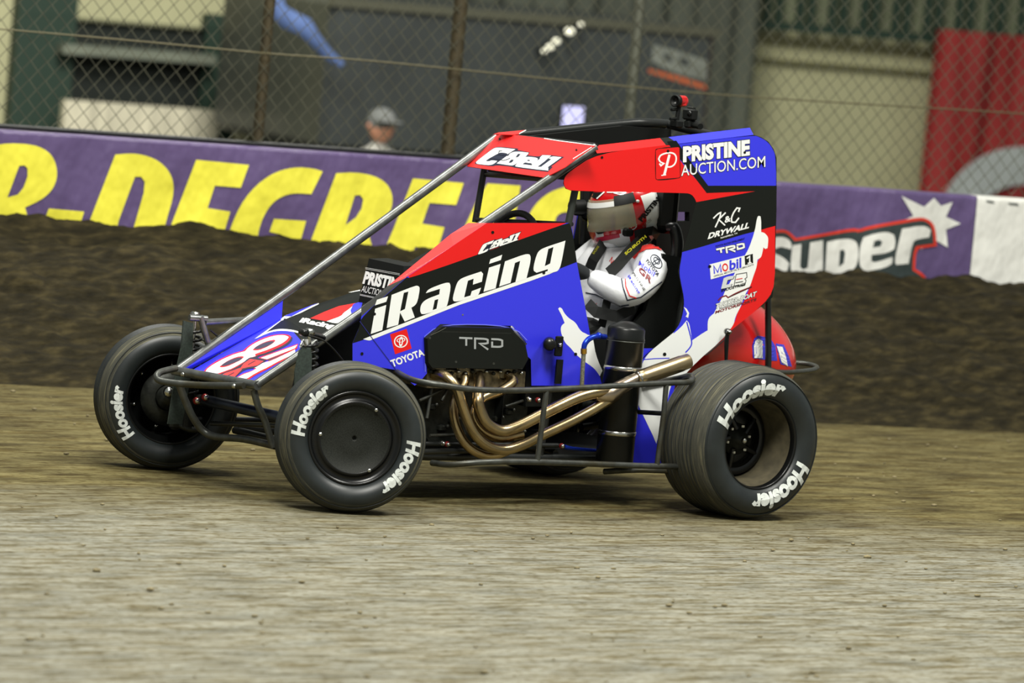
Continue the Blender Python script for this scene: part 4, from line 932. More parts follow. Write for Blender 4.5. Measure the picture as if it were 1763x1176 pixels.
# ---------------------------------------------------------------- engine
E1 = Q(735, 645, -.29); E2_ = Q(905, 640, -.29)
g = MB(); vc = [(731, 582), (757, 561), (880, 564), (904, 590), (910, 618), (900, 636), (740, 634), (733, 625)]
front = [Q(x, y, -.325) for x, y in vc]; mid = [p+V(0, .03, 0) for p in front]; cen = sum(front, V(0, 0, 0))/len(front); fr2 = [cen+(p-cen)*.97+V(0, -.008, 0) for p in front]
n = len(vc); bk = [p+V(0, .22, 0) for p in front]
g.poly([fr2], BLACK); g.add(fr2+front, [(k, (k+1) % n, n+(k+1) % n, n+k) for k in range(n)], BGLOSS); g.add(front+bk, [(k, (k+1) % n, n+(k+1) % n, n+k) for k in range(n)], BGLOSS)
PT = (fr2[0], Vector((0, -1, 0)))
trd(g, PT, frame((790.5, 599.5), (866, 602.5), (0, -19)), 3.3, SILVER, 2)
for a in ((726, 583, 757, 567), (884, 571, 903, 592)): pass
g.line([(742, 577), (757, 570), (768, 564)], .7, PT, CHROME, 1); g.line([(885, 571), (900, 586)], .7, PT, CHROME, 1); g.line([(760, 571), (880, 574)], .5, PT, DSTEEL, 1)
for x, y in ((785, 623), (850, 626), (740, 582), (905, 592)): g.ring((x, y), 2.0, 9, PT, DSTEEL, 2)
eng = bpy.data.objects.new('engine', None); col.objects.link(eng); eng.parent = car; eng.location = V(.62, -.1, .4)-ROOT; WLOC['engine'] = V(.62, -.1, .4)
sub(g, 'valve_cover', eng)
g = MB()
hd_ = [Q(x, y, -.30) for x, y in ((735, 636), (905, 640), (903, 672), (735, 668))]
g.plate([hd_], V(0, .26, 0), mat('cast_alloy_head', (120, 112, 90), .42, .8, var=.45, vscale=50))
for k in range(14):
    q = Q(742+k*12, 640+(k % 2)*3, -.312); g.lathe([(0, -.006), (.006, -.005), (.008, .004)], q, (0, 1, 0), CHROME if k % 3 else DARKM, 8)
sub(g, 'cylinder_head', eng)
g = MB(); g.plate([[Q(x, y, -.24) for x, y in ((728, 655), (912, 660), (905, 740), (890, 780), (745, 776), (728, 740))]], V(0, .42, 0), DARKM)
for k in range(9):
    q = Q(742+k*19, 700+(k*37 % 50), -.25); g.box(q, .035, .03, .025, DARKM, bev=.006); g.ball(q+V(.01, -.02, .01), .007, DSTEEL, 8)
for (x0, y0, x1, y1) in ((722, 690, 760, 672), (735, 720, 745, 660), (760, 690, 775, 664), (870, 700, 900, 690), (740, 750, 800, 748)): g.tube([Q(x0, y0, -.28), Q(x1, y1, -.27)], .006, DSTEEL, 8)
sub(g, 'engine_block', eng)
g = MB(); g.plate([[Q(x, y, -.285) for x, y in ((905, 600), (968, 596), (972, 655), (968, 700), (905, 700))]], V(0, .05, 0), BPLAST); sub(g, 'engine_mount_plate', car)
g = MB(); c = Q(946, 592, -.36); g.lathe([(0, -.04), (.018, -.04), (.024, -.03), (.024, .03), (.016, .035), (.016, .06)], c, (.75, 1, 0), BGLOSS, 24); g.box(Q(962, 596, -.345), .034, .012, .075, BPLAST, bev=.003); g.lathe([(0, -.012), (.006, -.012), (.008, -.008), (.008, .0)], Q(963, 594, -.355), (0, 1, 0), CHROME, 12)
g.box(Q(962, 640, -.335), .028, .008, .09, BPLAST); sub(g, 'fuel_shutoff_valve')
for a in ((910, 688, -.33), (926, 689, -.32), (770, 765, -.31), (762, 763, -.30), (967, 768, -.33)):
    c = Q(*a); g = MB(); g.ball(c, .011, mat('red_joint', (150, 40, 40), .35, .6) if a[0] in (926, 967, 770) else CHROME, 12); g.lathe([(0, -.014), (.006, -.014), (.009, -.006), (.009, .01)], c, (0, 1, 0), CHROME, 10); sub(g, 'rod_end')
g = MB(); g.tube([Q(722, 764, -.29), Q(960, 767, -.30)], .009, BTUBE); sub(g, 'brake_line_tube')
g = MB(); g.tube([Q(971, 769, -.33), Q(985, 772, -.33), Q(1030, 776, -.31)], [.009, .007, .006], GLASSY, curve=3); sub(g, 'blue_fitting', label='blue anodised hose fitting')
# ---------------------------------------------------------------- exhaust
ZX = Z(720, 540, 3.673)
def xt(pts, ys, r, mt, g, n=20): g.tube([Q(*q, y) for q, y in zip(ZX(pts), ys)], r, mt, n, curve=6)
ex = bpy.data.objects.new('exhaust_header', None); col.objects.link(ex); ex.parent = car; ex.location = V(.9, -.42, .35)-ROOT; WLOC['exhaust_header'] = V(.9, -.42, .35)
g = MB(); xt([(100, 385), (170, 395), (240, 470), (285, 600), (345, 740), (430, 830), (540, 862), (660, 830), (780, 770), (950, 690), (1110, 605), (1250, 520)], [-.30, -.36, -.40, -.41, -.42, -.43, -.44, -.45, -.46, -.47, -.475, -.48], .0195, HEAD, g); sub(g, 'header_pipe', ex)
g = MB(); xt([(385, 392), (388, 440), (378, 540), (395, 620), (440, 700), (530, 742), (640, 710), (800, 630), (1000, 535), (1130, 500), (1250, 490)], [-.30, -.36, -.42, -.43, -.44, -.45, -.46, -.47, -.475, -.48, -.48], .0215, HEAD, g); sub(g, 'header_pipe', ex)
g = MB(); xt([(280, 380), (290, 440), (230, 560), (232, 680), (290, 810), (380, 880), (480, 895), (620, 840)], [-.29, -.32, -.34, -.35, -.37, -.39, -.40, -.42], .0185, HEAD, g); sub(g, 'header_pipe', ex)
g = MB(); xt([(560, 385), (600, 430), (520, 490), (400, 540), (350, 640), (410, 740), (520, 785), (660, 760)], [-.30, -.34, -.36, -.37, -.375, -.39, -.40, -.42], .0185, HEAD, g); sub(g, 'header_pipe', ex)
g = MB(); xt([(1120, 512), (1205, 512), (1290, 460), (1400, 400)], [-.47, -.478, -.485, -.49], [.021, .034, .027, .0205], mat('collector_steel', (176, 160, 140), .28, 1, var=.2, vscale=14), g)
sub(g, 'collector', ex)
g = MB(); a, b2 = Q(*ZX([(1385, 415)])[0], -.49), Q(*ZX([(1712, 298)])[0], -.51); ax = (b2-a); L = ax.length
g.lathe([(.019, -.004), (.024, 0), (.030, .006), (.0305, .03), (.0305, L-.035), (.029, L-.03), (.0285, L-.004), (.0265, L), (.022, L), (.020, L-.05), (0, L-.05)], a, ax, MUFF, 40); g.lathe([(.0305, .0), (.032, .004), (.0305, .008)], a, ax, CHROME, 40)
sub(g, 'muffler', ex)
for k, (x, y) in enumerate(((130, 372), (285, 375), (390, 378), (560, 378))):
    c = Q(*ZX([(x, y)])[0], -.30); MB().box(c, .06, .014, .045, mat('cast_alloy_head', (120, 112, 90), .42, .8), bev=.006).build('header_flange', ex)
# ---------------------------------------------------------------- oil tank
g = MB(); c = V(0, 0, 0); top = Q(1079, 563, -.395); bot = Q(1059, 797, -.395); H = top.z-bot.z; r0 = .0705
bot = V(top.x, top.y, top.z-H)
g.lathe([(0, 0), (r0*.9, 0), (r0, .01), (r0, H*.905), (r0*1.02, H*.908), (r0*1.03, H*.915), (r0*1.0, H*.93), (r0, H*.985), (r0*.93, H*1.0), (r0*.86, H*1.006), (r0*.6, H*1.025), (r0*.3, H*1.04), (0, H*1.043)], bot, (0, 0, 1), SATIN, 48)
tank = sub(g, 'oil_tank')
for zz in (.70, .225):
    MB().lathe([(r0, H*zz-.008), (r0*1.025, H*zz-.007), (r0*1.025, H*zz+.007), (r0, H*zz+.008)], bot, (0, 0, 1), CHROME, 48).build('tank_strap', tank)
MB().lathe([(r0*.999, H*.895), (r0*1.035, H*.897), (r0*1.035, H*.903), (r0*.999, H*.905)], bot, (0, 0, 1), DSTEEL, 48).build('clamp_ring', tank)
g = MB(); g.tube([Q(1042, 580, -.40), Q(1028, 579, -.42), Q(1015, 583, -.42), Q(1007, 592, -.42), Q(1005, 602, -.42)], [.010, .010, .0105, .0105, .0095], GLASSY, curve=4); g.lathe([(.0, -.006), (.013, -.006), (.013, .006), (0, .006)], Q(1031, 578, -.42), (1, .2, 0), GLASSY, 6); hs = sub(g, 'elbow_fitting', label='blue anodised elbow fitting')
g = MB(); g.tube([Q(1005, 600, -.42), Q(1005, 609, -.42)], .0115, BRASS); g.build('hose_collar', hs)
g = MB(); g.tube([Q(1005, 608, -.42), Q(1003, 635, -.42), Q(1001, 680, -.41)], .0085, BRAID); g.build('braided_hose', hs)
# ---------------------------------------------------------------- nerf bar
g = MB(); n_ = .0112
g.tube([Q(684, 641, -.33), Q(700, 650, -.42), Q(722, 657, -.50), Q(760, 663, -.56), Q(820, 671, -.58), Q(900, 672, -.58), Q(1000, 668, -.58), Q(1100, 662, -.58), Q(1160, 659, -.58), Q(1184, 658, -.575), Q(1192, 653, -.56), Q(1187, 647, -.53), Q(1165, 652, -.45), Q(1110, 662, -.33)], n_, DSTEEL, curve=5)
g.tube([Q(744, 797, -.40), Q(775, 800, -.50), Q(830, 796, -.57), Q(900, 795, -.58), Q(1000, 798, -.58), Q(1100, 802, -.58), Q(1150, 803, -.58), Q(1172, 804, -.575), Q(1178, 808, -.55), Q(1165, 811, -.52), Q(1100, 809, -.45), Q(1040, 812, -.33)], n_, DSTEEL, curve=5)
g.tube([Q(941, 672, -.58), Q(937, 700, -.582), Q(925, 795, -.58)], n_*.9, DSTEEL); g.tube([Q(1147, 662, -.58), Q(1143, 710, -.582), Q(1131, 802, -.58)], n_*.9, DSTEEL)
g.tube([Q(1143, 712, -.578), Q(1075, 708, -.33)], .009, BTUBE)
sub(g, 'nerf_bar')
# ---------------------------------------------------------------- rear tank and bumper
g = MB(); tc_ = V(2.06, 0, .60)
prof = []
def tank_pt(A, B):                                       # long-tailed egg, narrower to the back and top
    x = math.cos(B); r = math.sin(B)
    y = r*math.cos(A)*.235; z = r*math.sin(A)*.235
    if z < 0: z *= .9
    return V(x*.45, y, z+ -.10*max(0, x))
nA, nB = 40, 24; vs = [tc_+tank_pt(2*math.pi*i/nA, math.pi*j/nB) for j in range(nB+1) for i in range(nA)]
fs = [(j*nA+i, j*nA+(i+1) % nA, (j+1)*nA+(i+1) % nA, (j+1)*nA+i) for j in range(nB) for i in range(nA)]
g.add(vs, fs, TANKRED, True)
def on_tank(loops, mt, lift):
    P = (tc_, Vector((0, -1, 0))); tr = tessellate_polygon([[Vector((x, y, 0)) for x, y in L] for L in loops]); pts = [q for L in loops for q in L]; tri = [[pts[i] for i in t] for t in tr]
    def put(x, y):
        v = ray(x, y); d2 = v; o2 = CAM-tc_
        lo, hi = 18.0, 25.0; best = None; k = (tc_.y-.30-CAM.y)/v.y; end = (tc_.y-CAM.y)/v.y; prev = None
        for s_ in range(121):
            kk = k+(end-k)*s_/120; p = o2+v*kk
            x_ = max(-1, min(1, p.x/.45)); rr2 = math.sqrt(max(0, 1-x_*x_))*.235; zz = p.z+.10*max(0, x_); 
            if zz < 0: zz /= .9
            if math.hypot(p.y, zz) <= rr2: return CAM+v*kk-v.normalized()*lift
        return CAM+v*end
    def subd(t, d):
        if d == 0: return [t]
        a, b2, c = t; m = lambda p, q: ((p[0]+q[0])/2, (p[1]+q[1])/2); ab, bc, ca = m(a, b2), m(b2, c), m(c, a)
        return sum([subd(x, d-1) for x in ((a, ab, ca), (ab, b2, bc), (ca, bc, c), (ab, bc, ca))], [])
    for t in tri:
        for q in subd(t, 3): g.add([put(*p) for p in q], [(0, 1, 2)], mt)
ZQ = Z(1100, 560, 3.359)
TB = mat('tank_blue_print', (60, 60, 200), .3)
on_tank([ZQ([(660, 190), (655, 120), (668, 75), (690, 60), (760, 75), (790, 120), (800, 205), (770, 205)])], TB, .002); on_tank([ZQ([(668, 190), (665, 120), (675, 88), (692, 78), (715, 90), (716, 190)])], WHITE, .004)
on_tank([ZQ([(790, 105), (838, 112), (868, 180), (885, 240), (820, 225)])], TB, .002); on_tank([ZQ([(798, 120), (830, 125), (850, 180), (862, 238), (826, 215)])], WHITE, .004)
sub(g, 'fuel_tank')
g = MB(); g.tube([Q(1340, 634, -.05), Q(1362, 625, .05), Q(1385, 626, .03), Q(1402, 630, -.02), Q(1406, 634, -.05), Q(1395, 638, -.1), Q(1360, 641, -.17), Q(1330, 640, -.2)], .010, CHROME if False else DSTEEL, curve=5); g.tube([V(2.25, -.0, .55), V(2.20, 0, .35), V(2.0, 0, .28)], .012, BTUBE); sub(g, 'rear_bumper')
# ---------------------------------------------------------------- far side, seat, wheel
g = MB(); far = [V(.45, .31, .58), V(1.05, .31, .82), V(1.75, .31, .80), V(1.9, .31, .80), V(1.85, .31, .62), V(1.7, .31, .2), V(.4, .31, .2)]
g.plate([far], V(0, -.003, 0), BLUE, BPLAST); g.poly([[p+V(0, -.006, 0) for p in far]], BPLAST); sub(g, 'far_side_panel')
g = MB(); g.plate([[V(1.62, .31, .80), V(2.1, .31, .80), V(2.12, .31, 1.36), V(1.2, .31, 1.30), V(1.2, .31, 1.18), V(1.66, .31, 1.16)]], V(0, -.003, 0), BLUE, BPLAST); g.poly([[p+V(0, -.006, 0) for p in (V(1.62, .31, .80), V(2.1, .31, .80), V(2.12, .31, 1.36), V(1.2, .31, 1.30), V(1.2, .31, 1.18), V(1.66, .31, 1.16))]], BPLAST); sub(g, 'far_cockpit_panel')
g = MB(); g.plate([[V(.4, -.29, .2), V(1.7, -.29, .2), V(1.7, .29, .2), V(.4, .29, .2)]], V(0, 0, -.003), BPLAST); g.plate([[V(.92, -.29, .2), V(.92, .29, .2), V(.92, .29, .78), V(.92, -.29, .78)]], V(.003, 0, 0), BPLAST); sub(g, 'floor_pan')
g = MB()
seat = [(1.38, .42), (1.60, .40), (1.72, .62), (1.78, .90), (1.72, .92), (1.64, .66), (1.52, .48), (1.38, .49)]
for a, b2 in ((-.20, .20),):
    vs = [V(x, a, z) for x, z in seat]+[V(x, b2, z) for x, z in seat]; n = len(seat)
    g.add(vs, [(k, (k+1) % n, n+(k+1) % n, n+k) for k in range(n)], BPLAST)
for s_ in (-1, 1):
    L = [(1.36, .40), (1.62, .38), (1.76, .60), (1.80, .92), (1.66, .94), (1.60, .72), (1.50, .62), (1.36, .60)]
    if s_ < 0: L = [(1.12, .40), (1.62, .38), (1.76, .60), (1.80, .92), (1.66, .94), (1.60, .72), (1.50, .62), (1.38, .62), (1.12, .56)]  # near side drawn out forward to darken the white lap
    g.plate([[V(x, .205*s_, z) for x, z in L]], V(0, .018*s_, 0), MAROON if s_ > 0 else BPLAST)
seat_o = sub(g, 'seat')
g = MB(); g.tube([Q(1147, 392, -.17), Q(1160, 392, -.19), Q(1166, 415, -.20), Q(1164, 445, -.20), Q(1158, 470, -.19)], [.014, .022, .024, .022, .014], BGLOSS, curve=5); g.build('shoulder_support', seat_o)
g = MB(); g.box(V(1.74, 0, 1.12), .08, .34, .22, BPLAST, bev=.03); g.plate([[Q(x, y, .10) for x, y in ((1120, 325), (1200, 325), (1200, 520), (1130, 520), (1130, 381), (1187, 381), (1187, 365), (1130, 365))]], V(0, .03, 0), BPLAST); g.box(V(1.66, .17, 1.10), .20, .035, .16, BPLAST, bev=.015); g.build('headrest', seat_o)
g = MB(); wc = V(1.10, 0, .885); wax = V(-1, 0, .25).normalized(); e1 = V(0, 1, 0); e2 = wax.cross(e1)
pts = [wc+(e1*math.cos(2*math.pi*k/40)+e2*math.sin(2*math.pi*k/40))*.17 for k in range(41)]
g.tube(pts, .013, BPLAST, 10, caps=False)
for k in range(3):
    A = math.radians(90+120*k); g.tube([wc, wc+(e1*math.cos(A)+e2*math.sin(A))*.17], .009, DARKM, 8)
g.tube([wc, wc+wax*.25], .012, DARKM); sub(g, 'steering_wheel')
g = MB(); g.box(Q(997, 360, .16), .05, .02, .05, BPLAST, bev=.008); g.tube([Q(985, 356, .15), Q(1004, 356, .15)], .028, BPLAST, 16); sub(g, 'side_mirror')

# ---------------------------------------------------------------- cameras on the roof
def clamp(x, y, yy, name, label):
    return None
CR_ = mat('camera_red', (190, 24, 26), .35, coat=.3)
base = Q(1165, 213, .16)
ca = thing('action_camera', base, 'small red action camera with round black lens hood, on the roof tube', 'camera')
c = Q(1170, 174, .16); d = (V(-1, -.25, 0)).normalized()
g = MB(); g.lathe([(0, -.03), (.020, -.03), (.022, -.026), (.022, .010), (.0235, .012), (.0235, .03), (.019, .032), (.017, .012), (0, .010)], c, d, [CR_, CR_, CR_, BPLAST, BPLAST, BPLAST, BPLAST, BGLOSS], 28); g.box(c-d*.01+V(0, 0, .0), .036, .040, .042, CR_, bev=.006); g.build('body', ca)
g = MB(); g.tube([c-V(0, 0, .02), base+V(0, 0, .03), base-V(0, 0, .005)], .009, BPLAST, 10); g.tube([Q(1156, 189, .15), Q(1166, 188, .16)], .006, BPLAST); g.tube([Q(1154, 205, .15), Q(1167, 204, .16)], .006, BPLAST); g.box(base, .035, .05, .03, BPLAST, bev=.005); g.build('mount', ca)
base = Q(1190, 214, .02)
cb = thing('action_camera', base, 'small black boxy action camera behind the red one on the roof tube', 'camera')
c = Q(1188, 197, .02); ax3 = (V(.95, .25, 0).normalized(), V(-.25, .95, 0).normalized(), V(0, 0, 1))
g = MB(); g.box(c, .034, .056, .044, BPLAST, ax3, .006); g.box(c+V(.004, 0, .025), .02, .03, .008, DARKM, ax3, .002); g.lathe([(0, .018), (.010, .018), (.012, .0)], c+V(0, -.01, .004), (-1, -.25, 0), BGLOSS, 16); g.build('body', cb)
g = MB(); g.tube([c-V(0, 0, .02), base], .010, BPLAST, 10); g.box(base, .05, .04, .03, BPLAST, bev=.006); g.tube([base, Q(1206, 218, -.06)], .012, BPLAST); g.build('mount', cb)
#%%PEOPLE
def skin_body(name, nodes, edges, mt, parent, root=0, lev=2, smooth=True):
    """one continuous surface grown over a skeleton; nodes: (x, y, z, rx, ry)"""
    me = bpy.data.meshes.new(name); o = bpy.data.objects.new(name, me); col.objects.link(o)
    off = Vector((0, 0, 0))
    if parent is not None: o.parent = parent; off = WLOC[parent.name]; WLOC[o.name] = off
    me.from_pydata([tuple(Vector(n[:3])-off) for n in nodes], edges, [])
    md = o.modifiers.new('skin', 'SKIN'); md.use_smooth_shade = True
    if not me.skin_vertices: me.attributes.new('skin', 'FLOAT', 'POINT')
    for k, n in enumerate(nodes):
        me.skin_vertices[0].data[k].radius = (n[3], n[4]); me.skin_vertices[0].data[k].use_root = (k == root)
    s = o.modifiers.new('sub', 'SUBSURF'); s.levels = lev; s.render_levels = lev
    me.materials.append(mt); return o
dr = thing('person', V(1.55, 0, .5), 'driver in white suit and red and white helmet, seated and gripping the steering wheel', 'person')
sh = Q(1138, 462, -.19); el = Q(1083, 512, -.235); wr = Q(1012, 474, -.13)
shr = V(sh.x, .19, sh.z); elr = V(el.x, .24, el.z); wrr = V(wr.x, .15, wr.z)
nodes = [(1.50, 0, .50, .15, .13), (1.54, 0, .62, .14, .12), (1.56, 0, .74, .155, .13), (1.58, 0, .85, .135, .10), (1.58, 0, .92, .062, .06), (1.57, 0, .99, .055, .055),
         (sh.x-.0, -.175, sh.z+.03, .072, .078), (*sh.lerp(el, .45), .070, .066), (*el, .060, .058), (*el.lerp(wr, .4), .054, .052), (*wr, .034, .034),
         (sh.x, .175, sh.z+.03, .072, .078), (*shr.lerp(elr, .45), .066, .064), (*elr, .056, .054), (*elr.lerp(wrr, .4), .050, .048), (*wrr, .034, .034),
         (1.42, -.10, .46, .10, .09), (1.18, -.12, .56, .085, .08), (1.00, -.13, .60, .065, .065), (.80, -.12, .40, .05, .05), (.66, -.11, .30, .04, .04),
         (1.42, .10, .46, .10, .09), (1.18, .12, .56, .085, .08), (1.00, .13, .60, .065, .065), (.80, .12, .40, .05, .05), (.66, .11, .30, .04, .04)]
edges = [(0, 1), (1, 2), (2, 3), (3, 4), (4, 5), (3, 6), (6, 7), (7, 8), (8, 9), (9, 10), (3, 11), (11, 12), (12, 13), (13, 14), (14, 15), (0, 16), (16, 17), (17, 18), (18, 19), (19, 20), (0, 21), (21, 22), (22, 23), (23, 24), (24, 25)]
body = skin_body('racing_suit', nodes, edges, SUIT, dr)
# marks and trim printed on the sleeve: laid on the evaluated surface
dg = bpy.context.evaluated_depsgraph_get(); dg.update(); ev = body.evaluated_get(dg); M_i = body.matrix_world.inverted()
bpy.context.view_layer.update(); WOFF = WLOC[body.name]
def hit(x, y, lift=.0015):
    v = ray(x, y).normalized(); ok, loc, nor, idx = ev.ray_cast(CAM-WOFF, v)
    if not ok: return None
    if nor.dot(v) > 0: nor = -nor
    return loc+WOFF+nor*lift
def drape(g, loops, mt, lift=.0015, d=1):
    tr = tessellate_polygon([[Vector((x, y, 0)) for x, y in L] for L in loops]); pts = [q for L in loops for q in L]
    def subd(t, k):
        if k == 0: return [t]
        a, b2, c = t; m_ = lambda p, q: ((p[0]+q[0])/2, (p[1]+q[1])/2); ab, bc, ca = m_(a, b2), m_(b2, c), m_(c, a)
        return sum([subd(x, k-1) for x in ((a, ab, ca), (ab, b2, bc), (ca, bc, c), (ab, bc, ca))], [])
    for t in tr:
        for q in subd([pts[i] for i in t], d):
            h3 = [hit(*p, lift) for p in q]
            if all(h3) and max((h3[0]-h3[1]).length, (h3[1]-h3[2]).length, (h3[2]-h3[0]).length) < .08: g.add(h3, [(0, 1, 2)], mt)
def drape_text(g, st, p0, p1, up, mt, bold=.02, lift=.0032):
    vs, fs, x0, x1, ch = glyphs(st, bold)
    P = [(p0[0]+(p1[0]-p0[0])*(x-x0)/(x1-x0)+up[0]*y/ch, p0[1]+(p1[1]-p0[1])*(x-x0)/(x1-x0)+up[1]*y/ch) for x, y in vs]
    H_ = [hit(*p, lift) for p in P]; ok = [f for f in fs if all(H_[i] for i in f)]
    g.add([h_ or V(0, 0, 0) for h_ in H_], ok, mt)
def drape_line(g, pts, w_, mt, lift=.0018, seg=6):
    for (x0, y0), (x1, y1) in zip(pts[:-1], pts[1:]):
        d = math.hypot(x1-x0, y1-y0) or 1; nx_, ny_ = -(y1-y0)/d*w_/2, (x1-x0)/d*w_/2
        for k in range(seg):
            a, b2 = k/seg, (k+1)/seg+.02; xa, ya, xb, yb = x0+(x1-x0)*a, y0+(y1-y0)*a, x0+(x1-x0)*b2, y0+(y1-y0)*b2
            h3 = [hit(*p, lift) for p in ((xa+nx_, ya+ny_), (xb+nx_, yb+ny_), (xb-nx_, yb-ny_), (xa-nx_, ya-ny_))]
            if all(h3): g.add(h3, [(0, 1, 2, 3)], mt)
ZD = Z(960, 300, 3.92)
g = MB(); NAVY = mat('navy_trim', (34, 40, 56), .7); DRD = mat('dark_red', (120, 28, 34), .5)
drape(g, [ZD([(505, 560), (520, 520), (570, 488), (640, 472), (700, 485), (712, 520), (660, 505), (600, 510), (550, 535), (520, 575)])], SUITRED, .004, 2)
drape_line(g, ZD([(430, 705), (440, 760), (470, 850), (560, 830), (640, 770), (730, 705)]), 2.2, NAVY); drape_line(g, ZD([(455, 705), (460, 760), (485, 820), (530, 835)]), 2.0, SUITRED)
drape_line(g, ZD([(190, 800), (260, 815), (330, 850), (420, 890), (480, 880)]), 2.2, NAVY)
drape_text(g, 'TOYOTA', ZD([(590, 585)])[0], ZD([(670, 690)])[0], (4.2, -3.2), NAVY, .03)
n_el = 26
for (cx_, cy_, rx_, ry_, ti) in ((665, 590, 50, 30, 1.0), (668, 584, 26, 14, .9), (664, 592, 10, 26, 1.0)):
    P = [(cx_+rx_*math.cos(t)*math.cos(ti)-ry_*math.sin(t)*math.sin(ti), cy_+rx_*math.cos(t)*math.sin(ti)+ry_*math.sin(t)*math.cos(ti)) for t in [2*math.pi*k/n_el for k in range(n_el+1)]]
    drape_line(g, ZD(P), 1.6, NAVY, .002, 1)
drape_text(g, 'Mobil', ZD([(543, 612)])[0], ZD([(645, 690)])[0], (3.5, -7), BLUE, .01)
drape_text(g, 'GR', ZD([(545, 655)])[0], ZD([(625, 740)])[0], (3.5, -7.5), DRD, .03); drape_text(g, 'iRacing', ZD([(470, 690)])[0], ZD([(545, 810)])[0], (3, -3.4), BLUE, .02); drape_text(g, 'PRISTINE', ZD([(505, 672)])[0], ZD([(580, 790)])[0], (3, -2.4), BPLAST, .0)
for P_ in (ZD([(350, 590), (370, 560), (360, 610), (380, 580)]), ZD([(245, 860), (255, 890), (265, 870)])): drape_line(g, P_, 1.1, SUITRED)
g.build('suit_trim', dr)
# harness
g = MB(); g.box(V(1.36, -.02, .63), .20, .30, .05, BELT, (Vector((.9, 0, .3)).normalized(), V(0, 1, 0), Vector((-.3, 0, .9)).normalized()), .02); g.build('lap_dark_block', dr)  # black block added over the white suit to darken the lap
hb = MB()
def strap(pts, w_, yy, mt=BELT, th=.006):
    P = [Q(x, y, y_) for (x, y), y_ in zip(pts, yy)]; n = len(P); vs = []
    for i, p in enumerate(P):
        t = (P[min(i+1, n-1)]-P[max(i-1, 0)]).normalized(); s_ = t.cross(D).normalized()*w_/2; s_.y *= .4; nn = -D*th
        vs += [p+s_, p-s_, p-s_+nn, p+s_+nn]
    fs = [(4*i+k, 4*i+(k+1) % 4, 4*i+4+(k+1) % 4, 4*i+4+k) for i in range(n-1) for k in range(4)]+[(0, 1, 2, 3), tuple(range(4*n-4, 4*n))]
    hb.add(vs, fs, mt)
strap(ZD([(610, 410), (540, 470), (470, 540), (410, 610), (345, 670)]), .052, [-.11, -.15, -.175, -.18, -.18])
strap(ZD([(330, 430), (290, 500), (240, 580), (215, 640)]), .050, [.0, -.03, -.05, -.05])
strap(ZD([(200, 870), (260, 930), (400, 960), (520, 900)]), .045, [-.16, -.19, -.20, -.19])
strap(ZD([(335, 850), (320, 930), (295, 1030)]), .04, [-.17, -.17, -.16])
strap(ZD([(520, 410), (560, 400), (640, 380), (680, 420)]), .035, [-.12, -.14, -.14, -.1], BPLAST)
hb.build('safety_harness', dr)
g = MB(); pY = -.215; f1 = ZD([(462, 545), (600, 425)])
g.text('SCHROTH', f1[0], (f1[1][0], f1[1][1]), (-3, -3.5), -.198, YEL, 2, .04); g.build('harness_lettering', dr); g = MB(); g.text('RACING', ZD([(245, 540)])[0], ZD([(280, 490)])[0], (-3, -2), -.09, YEL, 2, .05)
g.build('harness_lettering', dr)
# gloves
GLV = mat('black_glove', (28, 32, 36), .8)
def glove(wr_, side):
    gp = V(1.085, .155*side, .93)
    nodes = [(*wr_, .036, .034), (*wr_.lerp(gp, .5), .040, .026), (gp.x+.03, gp.y, gp.z+.01, .038, .022)]; edges = [(0, 1), (1, 2)]
    for k in range(4):
        dz = (.030-.020*k); b0_ = V(gp.x+.02, gp.y-.006*side, gp.z+dz); L_ = (.9, 1, .95, .8)[k]
        b1_ = b0_+V(-.030*L_, .012*side, .0); b2_ = b1_+V(-.012, -.024*side*L_, -.002); b3_ = b2_+V(.020*L_, -.014*side, -.002)
        i = len(nodes); nodes += [(*b0_, .0095, .0095), (*b1_, .0095, .0095), (*b2_, .009, .009), (*b3_, .008, .008)]; edges += [(2, i), (i, i+1), (i+1, i+2), (i+2, i+3)]
    i = len(nodes); t0 = V(gp.x+.03, gp.y-.02*side, gp.z+.01); nodes += [(*t0, .011, .011), (*(t0+V(-.012, -.018*side, .018)), .0105, .0105), (*(t0+V(-.034, -.012*side, .026)), .0095, .0095)]; edges += [(1, i), (i, i+1), (i+1, i+2)]
    return skin_body('glove', nodes, edges, GLV, dr, 0, 1)
glove(wr, -1); glove(wrr, 1)
for s_ in (-1, 1): MB().box(V(.62, .115*s_, .28), .20, .085, .08, BPLAST, bev=.03).build('driving_boot', dr)
# ---------------------------------------------------------------- helmet
hc = Q(1079, 365, 0)
ZH = Z(990, 320, 8.4)
SK = mat('skin', (196, 140, 112), .6)
head = MB(); head.ball(hc+V(-.01, 0, -.01), .088, SK, 24, (1, .85, 1.2)); head.ball(hc+V(-.10, 0, -.02), .014, SK, 10, (1, .8, 1.5))
for s_ in (-1, 1): head.ball(hc+V(-.085, .032*s_, .012), .012, WHITE, 10); head.ball(hc+V(-.095, .032*s_, .012), .005, BPLAST, 8); head.box(hc+V(-.09, .032*s_, .033), .008, .03, .006, mat('brow', (60, 40, 28), .8))
head.box(hc+V(-.088, 0, -.06), .01, .045, .008, mat('lip', (170, 96, 90), .6), bev=.003)
head.build('head', dr)
TILT = Matrix.Rotation(math.radians(-17), 3, 'Z') @ Matrix.Rotation(math.radians(-17), 3, 'Y')         # nose slightly down... positive x is back
def hshape(th, ph):
    """th: polar angle from the crown, ph: 0 at the face, pi at the back"""
    x = -math.cos(ph)*math.sin(th); y = math.sin(ph)*math.sin(th); z = math.cos(th)
    a, b2, c = .150, .128, .150
    X, Y_, Z_ = a*x, b2*y, c*z
    if X < 0 and Z_ < .0: X *= 1+.22*min(1, -Z_/.09)      # chin bar
    if X > 0 and Z_ < -.03: X *= .9
    if Z_ < 0: Z_ *= 1.0
    return V(X, Y_, max(Z_, -.130))
